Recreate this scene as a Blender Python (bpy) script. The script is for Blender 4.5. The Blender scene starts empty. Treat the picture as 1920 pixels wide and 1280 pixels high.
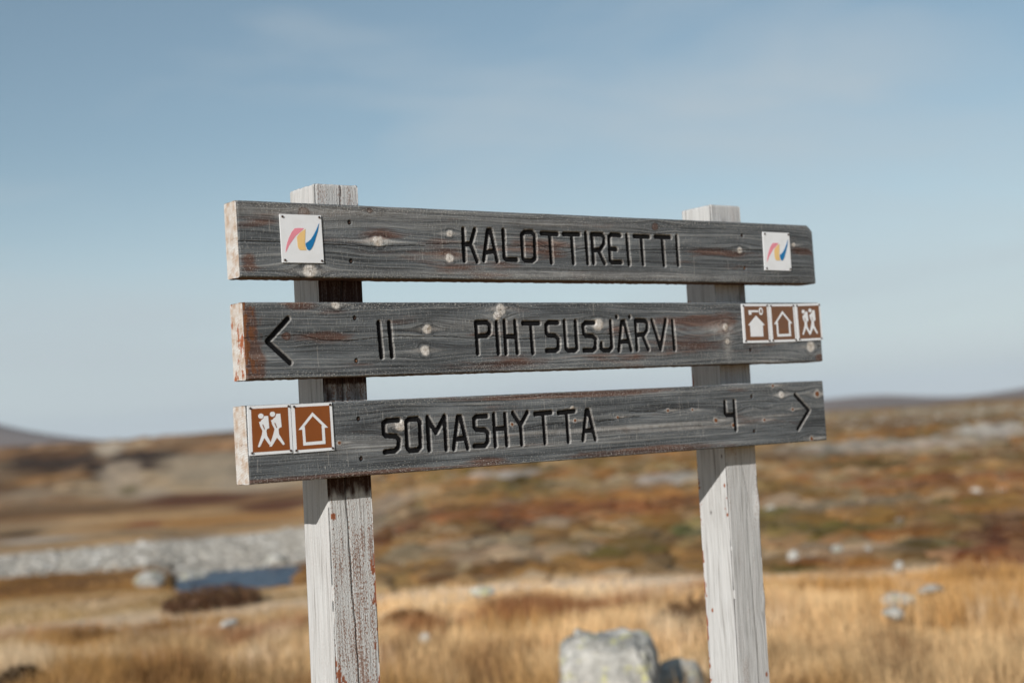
import bpy, math, random
import numpy as np
from mathutils import Matrix, Vector
random.seed(7)
rng = np.random.default_rng(11)
scene = bpy.context.scene
COL = scene.collection
rad = math.radians

# ------------------------------------------------------------------ camera
CAMZ = 1.6
CX, CY = -1.6013, -2.71957
YAW, PITCH, ROLL = 0.65292, 0.05972, -0.06371
FPX = 2963.08
cyw, syw = math.cos(YAW), math.sin(YAW)
fwd = Vector((syw*math.cos(PITCH), cyw*math.cos(PITCH), math.sin(PITCH)))
rt0 = Vector((cyw, -syw, 0.0))
up0 = rt0.cross(fwd)
rt = math.cos(ROLL)*rt0 + math.sin(ROLL)*up0
upv = -math.sin(ROLL)*rt0 + math.cos(ROLL)*up0
cam_d = bpy.data.cameras.new('camera')
cam_d.sensor_width = 36.0
cam_d.lens = FPX/1920*36.0
cam_d.clip_start = 0.05
cam_d.clip_end = 30000
cam_d.dof.use_dof = True
cam_d.dof.focus_distance = 3.22
cam_d.dof.aperture_fstop = 2.6
cam = bpy.data.objects.new('camera', cam_d)
COL.objects.link(cam)
cam.matrix_world = Matrix(((rt.x, upv.x, -fwd.x, CX), (rt.y, upv.y, -fwd.y, CY), (rt.z, upv.z, -fwd.z, CAMZ), (0, 0, 0, 1)))
scene.camera = cam

# ------------------------------------------------------------------ sky and sun
SUN_TO = Vector((-1.0, -0.5226, 0.463)).normalized()      # towards the sun, read from the board shadows on the posts
sun_el = math.asin(SUN_TO.z)
sun_az = math.atan2(SUN_TO.x, SUN_TO.y)                   # from +Y towards +X
HORIZON = (7.4, 8.5, 9.15, 1)
HAZE = 0.00008
world = bpy.data.worlds.new('World')
scene.world = world
world.use_nodes = True
wn, wl = world.node_tree.nodes, world.node_tree.links
wn.clear()
sky = wn.new('ShaderNodeTexSky')
sky.sky_type = 'NISHITA'
sky.sun_disc = False
sky.sun_elevation = sun_el
sky.sun_rotation = sun_az
sky.altitude = 600
sky.air_density = 1.0
sky.dust_density = 0.0
sky.ozone_density = 1.6
bg = wn.new('ShaderNodeBackground')
bg.inputs['Strength'].default_value = 0.081
hsv = wn.new('ShaderNodeHueSaturation')
hsv.inputs['Saturation'].default_value = 0.86
hsv.inputs['Value'].default_value = 1.02
hsv.inputs['Hue'].default_value = 0.484
wout = wn.new('ShaderNodeOutputWorld')
# thin high cloud: wispy veil over the whole sky
tc = wn.new('ShaderNodeTexCoord')
mp = wn.new('ShaderNodeMapping')
mp.inputs['Scale'].default_value = (2.2, 2.2, 9.0)
mp.inputs['Rotation'].default_value = (0.12, -0.1, 0.3)
n1 = wn.new('ShaderNodeTexNoise'); n1.inputs['Scale'].default_value = 1.5; n1.inputs['Detail'].default_value = 5; n1.inputs['Roughness'].default_value = 0.5
n1.inputs['Distortion'].default_value = 0.4
mr = wn.new('ShaderNodeMapRange'); mr.inputs['From Min'].default_value = 0.45; mr.inputs['From Max'].default_value = 0.72; mr.inputs['To Max'].default_value = 0.58
mxs = wn.new('ShaderNodeMix'); mxs.data_type = 'RGBA'
mxs.inputs['B'].default_value = (6.4, 7.1, 7.5, 1)
wl.new(tc.outputs['Generated'], mp.inputs['Vector']); wl.new(mp.outputs['Vector'], n1.inputs['Vector'])
wl.new(n1.outputs['Fac'], mr.inputs['Value']); wl.new(mr.outputs['Result'], mxs.inputs['Factor'])
wl.new(sky.outputs['Color'], hsv.inputs['Color'])
# pale air low over the horizon, the same all the way round
sxyz = wn.new('ShaderNodeSeparateXYZ'); wl.new(tc.outputs['Generated'], sxyz.inputs[0])
mrh = wn.new('ShaderNodeMapRange'); mrh.interpolation_type = 'SMOOTHSTEP'
mrh.inputs['From Min'].default_value = -0.02; mrh.inputs['From Max'].default_value = 0.20; mrh.inputs['To Min'].default_value = 0.85; mrh.inputs['To Max'].default_value = 0.0
wl.new(sxyz.outputs[2], mrh.inputs['Value'])
mxh = wn.new('ShaderNodeMix'); mxh.data_type = 'RGBA'; mxh.inputs['B'].default_value = HORIZON
wl.new(mrh.outputs['Result'], mxh.inputs['Factor']); wl.new(hsv.outputs['Color'], mxh.inputs['A'])
wl.new(mxh.outputs['Result'], mxs.inputs['A'])
wl.new(mxs.outputs['Result'], bg.inputs['Color'])
wl.new(bg.outputs['Background'], wout.inputs['Surface'])

sun_d = bpy.data.lights.new('sun', 'SUN')
sun_d.energy = 4.7
sun_d.angle = rad(0.55)
sun_d.color = (1.0, 0.955, 0.90)
sun = bpy.data.objects.new('sun', sun_d)
COL.objects.link(sun)
sun.rotation_euler = SUN_TO.to_track_quat('Z', 'Y').to_euler()
sun.location = (-20, -10, 15)

scene.view_settings.view_transform = 'Standard'
scene.view_settings.look = 'None'
scene.view_settings.exposure = 0.0
scene.view_settings.gamma = 1.0
scene.view_settings.use_curve_mapping = False
scene.render.engine = 'CYCLES'
scene.cycles.use_denoising = True
scene.cycles.max_bounces = 6
scene.cycles.volume_bounces = 0

# ------------------------------------------------------------------ helpers
def vnoise(x, y, seed=0):
    x = np.asarray(x, dtype=np.float64); y = np.asarray(y, dtype=np.float64)
    xi = np.floor(x).astype(np.int64); yi = np.floor(y).astype(np.int64)
    fx = x-xi; fy = y-yi
    fx = fx*fx*(3-2*fx); fy = fy*fy*(3-2*fy)
    def h(a, b):
        n = (a*374761393 + b*668265263 + seed*974711) & 0x7fffffff
        n = ((n ^ (n >> 13))*1274126177) & 0x7fffffff
        n = (n ^ (n >> 16)) & 0xffffff
        return n/float(0xffffff)
    return (h(xi, yi)*(1-fx)+h(xi+1, yi)*fx)*(1-fy)+(h(xi, yi+1)*(1-fx)+h(xi+1, yi+1)*fx)*fy
def fbm(x, y, seed=0, oct=4, rough=0.5):
    s = 0; a = 1; t = 0
    for k in range(oct):
        s = s+a*vnoise(x*2**k+17.3*k, y*2**k-9.1*k, seed+k*31); t += a; a *= rough
    return s/t
def sstep(a, b, x):
    t = np.clip((x-a)/(b-a), 0, 1)
    return t*t*(3-2*t)
def mesh_np(name, verts, faces, mats=(), smooth=True, attrs=None, mat_idx=None):
    """faces: int array (n,3) or (n,4)"""
    me = bpy.data.meshes.new(name)
    verts = np.ascontiguousarray(verts, dtype=np.float32); faces = np.ascontiguousarray(faces, dtype=np.int32)
    k = faces.shape[1]
    me.vertices.add(len(verts)); me.vertices.foreach_set('co', verts.ravel())
    me.loops.add(faces.size); me.loops.foreach_set('vertex_index', faces.ravel())
    me.polygons.add(len(faces)); me.polygons.foreach_set('loop_start', np.arange(0, faces.size, k, dtype=np.int32))
    if mat_idx is not None: me.polygons.foreach_set('material_index', np.ascontiguousarray(mat_idx, dtype=np.int32))
    me.polygons.foreach_set('use_smooth', np.full(len(faces), bool(smooth)))
    me.update(calc_edges=True)
    for m in mats: me.materials.append(m)
    for an, (ty, data) in (attrs or {}).items():
        at = me.attributes.new(an, ty, 'POINT')
        at.data.foreach_set('vector' if ty == 'FLOAT_VECTOR' else ('color' if ty == 'FLOAT_COLOR' else 'value'), np.ascontiguousarray(data, dtype=np.float32).ravel())
    return me
def link(name, me, parent=None, loc=None):
    o = bpy.data.objects.new(name, me); COL.objects.link(o)
    if parent is not None: o.parent = parent
    if loc is not None: o.location = loc
    return o
def tag(o, label=None, cat=None, group=None, kind=None):
    if label: o['label'] = label
    if cat: o['category'] = cat
    if group: o['group'] = group
    if kind: o['kind'] = kind
    return o
class NT:
    def __init__(s, name):
        s.m = bpy.data.materials.new(name); s.m.use_nodes = True
        s.n = s.m.node_tree.nodes; s.l = s.m.node_tree.links
        s.b = s.n['Principled BSDF']; s.out = s.n['Material Output']
        s.b.inputs['Specular IOR Level'].default_value = 0.25
    def new(s, t, **k):
        nd = s.n.new(t)
        for a, v in k.items():
            if a.startswith('_'): setattr(nd, a[1:], v)
            else: nd.inputs[a.replace('__', ' ')].default_value = v
        return nd
    def link(s, a, b): s.l.new(a, b)
    def attr(s, name): return s.new('ShaderNodeAttribute', _attribute_name=name)
    def math(s, op, a, b=None, clamp=False):
        nd = s.n.new('ShaderNodeMath'); nd.operation = op; nd.use_clamp = clamp
        for i, v in enumerate((a, b)):
            if v is None: continue
            if isinstance(v, (int, float)): nd.inputs[i].default_value = v
            else: s.l.new(v, nd.inputs[i])
        return nd.outputs[0]
    def vmul(s, a, v):
        nd = s.n.new('ShaderNodeVectorMath'); nd.operation = 'MULTIPLY'
        s.l.new(a, nd.inputs[0]); nd.inputs[1].default_value = v
        return nd.outputs[0]
    def noise(s, vec, scale=1, detail=3, rough=0.5, dist=0.0):
        nd = s.n.new('ShaderNodeTexNoise'); nd.inputs['Scale'].default_value = scale; nd.inputs['Detail'].default_value = detail
        nd.inputs['Roughness'].default_value = rough; nd.inputs['Distortion'].default_value = dist
        if vec is not None: s.l.new(vec, nd.inputs['Vector'])
        return nd.outputs['Fac']
    def rng(s, v, a, b, c=0.0, d=1.0):
        nd = s.n.new('ShaderNodeMapRange'); s.l.new(v, nd.inputs['Value'])
        for k, x in zip(('From Min', 'From Max', 'To Min', 'To Max'), (a, b, c, d)): nd.inputs[k].default_value = x
        return nd.outputs['Result']
    def ramp(s, v, stops):
        nd = s.n.new('ShaderNodeValToRGB'); s.l.new(v, nd.inputs['Fac'])
        e = nd.color_ramp.elements
        while len(e) < len(stops): e.new(0.5)
        for k, (p, c) in enumerate(stops): e[k].position = p; e[k].color = (*c, 1)
        return nd.outputs['Color']
    def mix(s, f, a, b):
        nd = s.n.new('ShaderNodeMix'); nd.data_type = 'RGBA'
        for k, v in (('Factor', f), ('A', a), ('B', b)):
            if isinstance(v, (int, float)): nd.inputs[k].default_value = v
            elif isinstance(v, tuple): nd.inputs[k].default_value = (*v, 1)
            else: s.l.new(v, nd.inputs[k])
        return nd.outputs['Result']
    def bump(s, h, strength=0.5, dist=0.01, normal=None):
        nd = s.n.new('ShaderNodeBump'); nd.inputs['Strength'].default_value = strength; nd.inputs['Distance'].default_value = dist
        s.l.new(h, nd.inputs['Height'])
        if normal is not None: s.l.new(normal, nd.inputs['Normal'])
        return nd.outputs['Normal']

# ------------------------------------------------------------------ terrain
def A(a_deg, r, z=0.0):
    return (CX+r*math.sin(rad(a_deg)), CY+r*math.cos(rad(a_deg)), z)
LR = [0, 10, 18, 21.6, 22.7, 23.2, 26.9, 27.5, 39, 52, 80, 150, 300, 420, 700, 1500, 3000, 9000]
LH = [0, 0, 0, -.25, -.33, -.52, -.52, -.36, -.34, -.15, 0.0, 1.2, 5.2, 6.2, 4, 0, 0, 0]
RR = [0, 10, 16.5, 20, 30, 60, 100, 150, 185, 260, 700, 1500, 3000, 9000]
RH = [0, 0, 0, .07, .22, .75, 1.3, 1.9, 2.1, 1.6, -2, -4, 0, 0]
def terr(x, y):
    dx, dy = x-CX, y-CY
    r = np.hypot(dx, dy); a = np.degrees(np.arctan2(dx, dy)) % 360
    w = sstep(28.5, 36, a)*(1-sstep(180, 230, a))
    hl = np.interp(r, LR, LH); hr = np.interp(r, RR, RH)
    jj = (fbm(x/.8, y/.8, 29, 2)-.5)*1.6
    # main stream pool only where the bend shows; elsewhere a narrow rill
    rill = np.interp(r, [0, 18, 22.2, 23.0, 23.3, 23.9, 24.4, 29, 39, 52, 80, 150, 300, 420, 700, 1500, 3000, 9000], [0, 0, -.12, -.2, -.52, -.52, -.22, -.2, -.24, -.15, 0, 1.2, 5.2, 6.2, 4, 0, 0, 0])
    pw = sstep(24.3, 25.9, a)*(1-sstep(28.2, 29.8, a+1.4*jj+(26-r)*.25))
    wr = rill
    wr = np.where(r > 24, np.maximum(wr, hl), wr)
    wr = wr*(1-sstep(24.3, 25.7, a+jj)) + np.where(r < 22.7, np.interp(r, LR, LH), np.maximum(hl, -.33))*sstep(24.3, 25.7, a+jj)
    left = hl*pw+wr*(1-pw)
    h = left*(1-w)+hr*w
    # undulation
    n = fbm(x/7.0, y/7.0, 5, 4)-.5
    amp = np.clip((r-14)/60, 0, 1)
    h = h+n*(.12+.8*amp*sstep(40, 120, r))*sstep(10, 20, r)*np.where((r > 22) & (r < 40) & (a < 31), .25, 1)
    h = h+(fbm(x/60.0, y/60.0, 9, 3)-.5)*3.0*sstep(60, 250, r)*(1-sstep(600, 1200, r))*(1-.55*w)
    h = h+(np.abs(fbm(x/13.0, y/17.0, 19, 4)-.5)*-5.0+.6)*sstep(55, 110, r)*(1-sstep(260, 420, r))*(1-w)
    h = h+(fbm(x/.9, y/.9, 15, 3)-.5)*.10*(1-sstep(20, 60, r))
    # far fells
    far = sstep(1300, 3000, r)*(1-sstep(3300, 5200, r))
    def bumpaz(c, s): return np.exp(-((a-c)/s)**2)
    crest = 114*bumpaz(15.0, 7.0)+26*bumpaz(50.3, 2.6)+24*bumpaz(46.0, 3.6)+34*bumpaz(57, 4)+20*bumpaz(41, 5)+60*bumpaz(75, 9)+50*bumpaz(120, 25)+60*bumpaz(200, 30)+45*bumpaz(280, 20)+70*bumpaz(335, 14)+8*bumpaz(24, 3)
    h = h+far*crest*(1+.12*(fbm(a/3, r/900, 3, 3)-.5))
    return h
def terr1(x, y): return float(terr(np.array([x]), np.array([y]))[0])
# ------------------------------------------------------------------ ground colour (albedo of what grows or lies there, plus painted shade in hollows)
def zones(x, y):
    dx, dy = x-CX, y-CY
    r = np.hypot(dx, dy); a = np.degrees(np.arctan2(dx, dy)) % 360
    w = sstep(28.5, 36, a)*(1-sstep(180, 230, a))
    jit = (fbm(x/2.5, y/2.5, 41, 3)-.5)
    return r, a, w, jit
def C3(*c): return np.array(c, dtype=np.float64)
def mixc(a, b, f): return a*(1-f)[..., None]+b*f[..., None]
def BAR(a): return 34.2+.42*(np.clip(a, 15, 31)-19)      # far edge of the shingle bar
def ground_col(x, y):
    r, a, w, jit = zones(x, y)
    n1 = fbm(x/3.2, y/3.2, 51, 4, .55); n2 = fbm(x/1.1, y/1.1, 61, 3); n3 = fbm(x/9.0, y/9.0, 71, 4, .55); n4 = fbm(x/.35, y/.35, 77, 2)
    # golden grass
    g = mixc(C3(.48, .30, .12), C3(.24, .12, .035), sstep(.52, .72, n1))
    g = mixc(g, C3(.46, .31, .16), sstep(.55, .8, n2))
    straw = sstep(13.6, 15.0, r+jit*2)*(1-sstep(16.4, 17.4, r+jit*2))
    g = mixc(g, C3(.78, .60, .42), straw*.9)
    # heath
    s1 = fbm(x/4.2, y/4.2, 81, 4, .6); s2 = fbm(x/2.2+5, y/2.2, 91, 4, .6); s3 = fbm(x/5.5-3, y/5.5, 101, 4, .6)
    hth = np.broadcast_to(C3(.34, .185, .07), x.shape+(3,)).copy()
    hth = mixc(hth, C3(.38, .155, .05), sstep(.5, .66, s1)*.85)
    hth = mixc(hth, C3(.16, .12, .03), sstep(.54, .64, s2))
    hth = mixc(hth, C3(.42, .33, .23), sstep(.53, .66, s3)*.9)
    hth = mixc(hth, C3(.11, .045, .025), sstep(.62, .72, fbm(x/3.1, y/3.1, 111, 4))*.85)
    hth = mixc(hth, C3(.44, .41, .35), sstep(.66, .74, fbm(x/1.3, y/1.3, 121, 4))*.6)
    ux = (x-CX)*.79-(y-CY)*.61; uy = (x-CX)*.61+(y-CY)*.79      # along and across the slope
    mot = fbm(ux/.5, uy/1.9, 123, 3, .6); mot2 = fbm(ux/.8+7, uy/3.0, 125, 3, .6)
    hth = mixc(hth, C3(.47, .36, .24), sstep(.54, .68, mot)*.75)
    hth = mixc(hth, C3(.085, .06, .025), sstep(.56, .68, mot2)*.7)
    stony = sstep(60, 80, r+jit*12)*(1-sstep(110, 135, r+jit*20))
    hth = mixc(hth, C3(.34, .31, .27), stony*sstep(.4, .6, fbm(x/6, y/6, 131, 4))*.8)
    upper = sstep(120, 150, r)
    hth = mixc(hth, C3(.22, .13, .06), upper*.7)
    hth = mixc(hth, C3(.30, .18, .075), np.full(x.shape, .22))*C3(1.04, 1.03, .92)
    # left plain and hill
    bank = mixc(C3(.33, .165, .05), C3(.17, .08, .03), sstep(.45, .6, n1))
    sh = mixc(C3(.50, .46, .40), C3(.34, .29, .23), sstep(.4, .7, n4))
    sh = mixc(sh, C3(.34, .24, .14), sstep(.55, .7, n1)*.6)
    plain = mixc(C3(.50, .29, .12), C3(.36, .25, .15), n1)
    hs = fbm(x/9.0, y/14.0, 141, 4, .55); hs2 = fbm(x/16.0, y/16.0, 151, 4, .55); hs3 = fbm(x/11.0, y/11.0, 161, 4)
    hill = mixc(C3(.36, .22, .12), C3(.24, .13, .06), sstep(.45, .6, hs))
    hill = mixc(hill, C3(.50, .37, .23), sstep(.5, .6, hs2)*.9)
    hill = mixc(hill, C3(.09, .05, .03), sstep(.58, .64, hs3)*.9)
    hill = hill**1.08*1.0
    hm = fbm(x/2.5, y/6, 163, 4, .6); hill = hill*(.72+.56*sstep(.35, .65, hm))[..., None]; plain = plain*(.8+.4*sstep(.35, .65, fbm(x/1.2, y/2.5, 165, 3)))[..., None]
    left = g.copy()
    left = mixc(left, bank, sstep(20.5, 22, r+jit))
    left = mixc(left, sh, sstep(27.3, 28.3, r+jit*3.0))
    left = mixc(left, plain, sstep(-1.2, 1.2, r-BAR(a)+jit*6))
    left = mixc(left, hill, sstep(50, 60, r+jit*8))
    right = mixc(g, hth, sstep(16.3, 17.8, r+jit*2))
    col = mixc(left, right, w)
    far = sstep(600, 1500, r)
    col = mixc(col, mixc(C3(.20, .15, .12), C3(.30, .23, .19), sstep(.45, .6, fbm(x/300, y/300, 171, 4))), far)
    # patches of growth, stone, sand and dark hill hollows, their shade put into the colour, that the photograph singles out: azimuth, distance, half width, half depth, colour, strength
    for (pa, pr, hw, hd, c, s) in PATCHES:
        qa = (a-pa)*np.pi/180*pr; qr = r-pr
        d = np.hypot(qa/hw, qr/hd)+jit*.8
        col = mixc(col, C3(*c), (1-sstep(.75, 1.45, d))*min(1, s*1.2)*(r < 4*pr))
    return col
# half widths and depths in metres
PATCHES = [
    (24.05, 144.1, 3.34, 31.85, (0.045, 0.028, 0.02), 0.95),
    (22.44, 121.6, 1.22, 22.4, (0.045, 0.028, 0.02), 0.9),
    (20.94, 165.4, 5.23, 25.87, (0.045, 0.028, 0.02), 0.8),
    (20.82, 111.1, 2.38, 10.95, (0.42, 0.21, 0.07), 0.6),
    (23.3, 110.3, 1.34, 31.17, (0.44, 0.34, 0.24), 0.7),
    (22.93, 233.4, 1.94, 56.09, (0.55, 0.44, 0.32), 1),
    (26.47, 114.3, 3.62, 34.26, (0.36, 0.28, 0.19), 0.8),
    (23.94, 73.7, 1.49, 5.36, (0.44, 0.34, 0.24), 0.7),
    (25.95, 64.0, 2.18, 5.75, (0.13, 0.05, 0.025), 0.7),
    (23.49, 83.7, 0.58, 9.97, (0.13, 0.1, 0.03), 0.6),
    (28.64, 52.5, 1.23, 4.12, (0.13, 0.05, 0.025), 0.8),
    (26.75, 45.7, 3.38, 2.26, (0.42, 0.21, 0.07), 0.75),
    (23.98, 45.9, 0.39, 1.6, (0.27, 0.1, 0.04), 0.8),
    (19.51, 45.2, 0.76, 1.94, (0.045, 0.028, 0.02), 0.7),
    (20.38, 41.4, 1.12, 0.81, (0.46, 0.44, 0.41), 0.5),
    (21.13, 66.2, 2.77, 6.27, (0.2, 0.12, 0.06), 0.6),
    (27.94, 76.5, 1.83, 8.04, (0.44, 0.34, 0.24), 0.5),
    (20.27, 87.7, 2.14, 12.38, (0.36, 0.28, 0.19), 0.5),
    (32.82, 40.8, 0.83, 2.8, (0.44, 0.34, 0.24), 0.8),
    (35.53, 39.9, 0.8, 2.74, (0.42, 0.21, 0.07), 0.5),
    (38.75, 28.9, 2.05, 2.07, (0.27, 0.1, 0.04), 0.85),
    (37.27, 38.9, 0.78, 2.64, (0.13, 0.1, 0.03), 0.9),
    (36.98, 26.0, 0.48, 0.94, (0.13, 0.05, 0.025), 0.9),
    (41.27, 31.0, 1.37, 1.37, (0.42, 0.21, 0.07), 0.8),
    (36.91, 44.9, 0.83, 2.28, (0.46, 0.44, 0.41), 0.8),
    (43.03, 37.1, 0.75, 1.98, (0.46, 0.44, 0.41), 0.8),
    (38.33, 25.7, 0.3, 0.83, (0.36, 0.28, 0.19), 0.8),
    (40.18, 20.1, 0.48, 0.88, (0.13, 0.1, 0.03), 0.8),
    (43.28, 22.6, 0.19, 0.95, (0.1, 0.13, 0.04), 0.8),
    (46.15, 24.8, 0.23, 1.54, (0.1, 0.13, 0.04), 0.6),
    (32.55, 28.0, 0.48, 1.52, (0.13, 0.05, 0.025), 0.8),
    (35.02, 22.6, 0.92, 1.39, (0.36, 0.28, 0.19), 0.8),
    (33.94, 31.2, 0.63, 1.21, (0.13, 0.05, 0.025), 0.7),
    (37.69, 20.4, 0.83, 0.84, (0.44, 0.34, 0.24), 0.6),
    (48.73, 22.3, 0.9, 0.98, (0.13, 0.1, 0.03), 0.85),
    (54.2, 20.1, 0.34, 2.4, (0.13, 0.05, 0.025), 0.9),
    (53.51, 16.7, 0.4, 1.08, (0.27, 0.1, 0.04), 0.8),
    (49.16, 26.0, 1.25, 1.16, (0.36, 0.28, 0.19), 0.7),
    (52.12, 30.3, 1.74, 1.59, (0.27, 0.1, 0.04), 0.7),
    (50.4, 48.7, 2.6, 5.01, (0.46, 0.44, 0.41), 0.6),
    (53.86, 56.6, 1.15, 5.03, (0.46, 0.44, 0.41), 0.8),
    (50.1, 78.9, 6.46, 10.29, (0.2, 0.12, 0.06), 0.7),
    (47.05, 44.8, 0.75, 2.79, (0.045, 0.028, 0.02), 0.4),
    (49.62, 37.8, 1.02, 1.52, (0.13, 0.1, 0.03), 0.8),
    (46.93, 27.0, 0.37, 0.74, (0.55, 0.44, 0.32), 0.7),
    (50.95, 23.6, 1.25, 1.2, (0.42, 0.21, 0.07), 0.5),
    (48.29, 18.7, 0.88, 0.73, (0.44, 0.34, 0.24), 0.7),
    (51.76, 18.2, 0.37, 0.66, (0.13, 0.1, 0.03), 0.8),
    (46.76, 17.2, 0.29, 0.28, (0.13, 0.1, 0.03), 0.9),
    (46.26, 19.8, 0.4, 1.23, (0.42, 0.28, 0.15), 0.6),
    (53.1, 15.1, 0.31, 0.65, (0.13, 0.05, 0.025), 0.5),
    (28.42, 15.2, 0.36, 0.8, (0.13, 0.05, 0.025), 0.8),
    (19.35, 15.3, 0.21, 0.67, (0.045, 0.028, 0.02), 0.7),
    (42.28, 12.6, 0.25, 0.71, (0.13, 0.05, 0.025), 0.7),
    (34.84, 13.3, 0.32, 0.33, (0.2, 0.12, 0.06), 0.7),
    (48.9, 13.8, 0.46, 0.27, (0.2, 0.12, 0.06), 0.6),
]

# polar grid round the viewpoint, fine where the view goes
az = np.concatenate([np.arange(4, 74, 0.15), np.arange(74, 364, 2.5)])
rr = np.concatenate([[0.0], np.geomspace(1.0, 9.0, 18), np.geomspace(9.1, 60, 150), np.geomspace(61, 9000, 210)])
AZ, RR_ = np.meshgrid(az, rr, indexing='ij')
GX = CX+RR_*np.sin(np.radians(AZ)); GY = CY+RR_*np.cos(np.radians(AZ))
GZ = terr(GX, GY)
nA, nR = GX.shape
gc = ground_col(GX, GY)
idx = np.arange(nA*nR).reshape(nA, nR)
i2 = np.roll(idx, -1, axis=0)
F = np.stack([idx[:, :-1], idx[:, 1:], i2[:, 1:], i2[:, :-1]], -1).reshape(-1, 4)
m = NT('ground_cover')
at = m.attr('cover')
geo = m.new('ShaderNodeNewGeometry')
nz = m.noise(geo.outputs['Position'], 7.0, 5, .65)
nz2 = m.noise(geo.outputs['Position'], .9, 4, .6)
f = m.rng(nz, .3, .7, .62, 1.35)
f2 = m.rng(nz2, .3, .7, .85, 1.15)
vm = m.new('ShaderNodeVectorMath', _operation='SCALE')
m.link(at.outputs['Color'], vm.inputs[0]); m.link(m.math('MULTIPLY', f, f2), vm.inputs['Scale'])
m.link(vm.outputs[0], m.b.inputs['Base Color'])
m.b.inputs['Roughness'].default_value = .95
m.b.inputs['Specular IOR Level'].default_value = .1
m.link(m.bump(nz, .9, .06), m.b.inputs['Normal'])
M_ground = m.m
me = mesh_np('ground', np.stack([GX, GY, GZ], -1).reshape(-1, 3), F, [M_ground], True,
             {'cover': ('FLOAT_COLOR', np.concatenate([gc.reshape(-1, 3), np.ones((nA*nR, 1))], 1))})
tag(link('ground', me), 'autumn fell ground rising to low hills behind the signpost', None, None, 'structure')

# water: pool at the stream bend and the rill running left from it
m = NT('stream_water')
m.b.inputs['Base Color'].default_value = (.010, .05, .115, 1)
m.b.inputs['Roughness'].default_value = .28
m.b.inputs['IOR'].default_value = 1.33
m.b.inputs['Specular IOR Level'].default_value = .35
geo = m.new('ShaderNodeNewGeometry')
m.link(m.bump(m.noise(m.vmul(geo.outputs['Position'], (1, 1, 1)), 3.0, 4, .6), 1.0, 1.1), m.b.inputs['Normal'])
wa = np.arange(-20, 31.6, .6); wr_ = np.array([21.8, 22.6, 23.3, 24.2, 25.2, 26.2, 27.2, 28.2])
WA, WR = np.meshgrid(wa, wr_, indexing='ij')
ii = np.arange(WA.size).reshape(WA.shape)
F = np.stack([ii[:-1, :-1], ii[:-1, 1:], ii[1:, 1:], ii[1:, :-1]], -1).reshape(-1, 4)
WZ = -0.37
me = mesh_np('stream_water', np.stack([CX+WR*np.sin(np.radians(WA)), CY+WR*np.cos(np.radians(WA)), np.full(WA.shape, WZ)], -1).reshape(-1, 3), F, [m.m])
tag(link('stream_water', me), 'blue water of the stream bend beside the pale shingle', None, None, 'structure')

# ------------------------------------------------------------------ grass and heath growth
def blades(n, a0, a1, r0, r1, h0, h1, wid, cols, keep=None, name='grass', label='', lean=.35, seg=2, rpow=1.0, colfn=None):
    a = rng.uniform(a0, a1, n); u = rng.uniform(0, 1, n)
    r = np.sqrt(r0*r0+(r1*r1-r0*r0)*u**rpow)
    x = CX+r*np.sin(np.radians(a)); y = CY+r*np.cos(np.radians(a))
    if keep is not None:
        k = keep(x, y, a, r); x, y, a, r = x[k], y[k], a[k], r[k]
    n = len(x)
    z = terr(x, y)
    hh = rng.uniform(h0, h1, n)*(1-.45*sstep(11, 16, r))*(.3+1.4*fbm(x/.55, y/.55, 201, 2))
    th = rng.uniform(0, 2*np.pi, n)
    ln = rng.uniform(.05, lean, n)*hh; ld = rng.normal(.9, 1.1, n)     # leaning mostly one way with the wind
    wx, wy = np.cos(th)*wid*.5, np.sin(th)*wid*.5
    V = []; L = seg+1
    for k in range(L):
        t = k/seg; wk = (1-t)**.7 if k < seg else 0.08
        cx = x+np.cos(ld)*ln*t*t; cy = y+np.sin(ld)*ln*t*t; cz = z-.02+hh*t*(1-.15*t)
        V.append(np.stack([cx-wx*wk, cy-wy*wk, cz], -1)); V.append(np.stack([cx+wx*wk, cy+wy*wk, cz], -1))
    V = np.stack(V, 1)   # n, 2L, 3
    base = (np.arange(n)*2*L)[:, None]
    q = np.concatenate([base+np.array([[2*k, 2*k+1, 2*k+3, 2*k+2]]) for k in range(seg)], 0)
    c = colfn(x, y, n)
    c = c*rng.uniform(.55, 1.35, (n, 1))
    cc = np.repeat(np.concatenate([c, np.ones((n, 1))], 1), 2*L, axis=0)
    me = mesh_np(name, V.reshape(-1, 3), q, [M_blade], False, {'tint': ('FLOAT_COLOR', cc)})
    return link(name, me)
m = NT('dry_grass')
at = m.attr('tint')
m.link(at.outputs['Color'], m.b.inputs['Base Color'])
m.b.inputs['Roughness'].default_value = .7
tr = m.new('ShaderNodeBsdfTranslucent'); m.link(at.outputs['Color'], tr.inputs['Color'])
ms = m.new('ShaderNodeMixShader', Fac=.3)
m.link(m.b.outputs[0], ms.inputs[1]); m.link(tr.outputs[0], ms.inputs[2]); m.link(ms.outputs[0], m.out.inputs['Surface'])
M_blade = m.m
def gcol(x, y, n):
    n1 = fbm(x/1.6, y/1.6, 211, 3); n2 = fbm(x/.8, y/.8, 221, 3)
    c = mixc(C3(.88, .61, .32), C3(.60, .34, .12), sstep(.42, .62, n1))
    c = mixc(c, C3(.22, .10, .035), sstep(.58, .7, n2)*.75)
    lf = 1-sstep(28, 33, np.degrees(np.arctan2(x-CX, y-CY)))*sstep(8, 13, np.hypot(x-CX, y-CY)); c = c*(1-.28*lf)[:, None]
    c = mixc(c, C3(.30, .105, .04), sstep(.60, .70, fbm(x/1.2+9, y/1.2, 227, 3))*.7)
    c = mixc(c, C3(.86, .70, .49), sstep(.62, .75, 1-n2)*.6)
    return c
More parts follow.
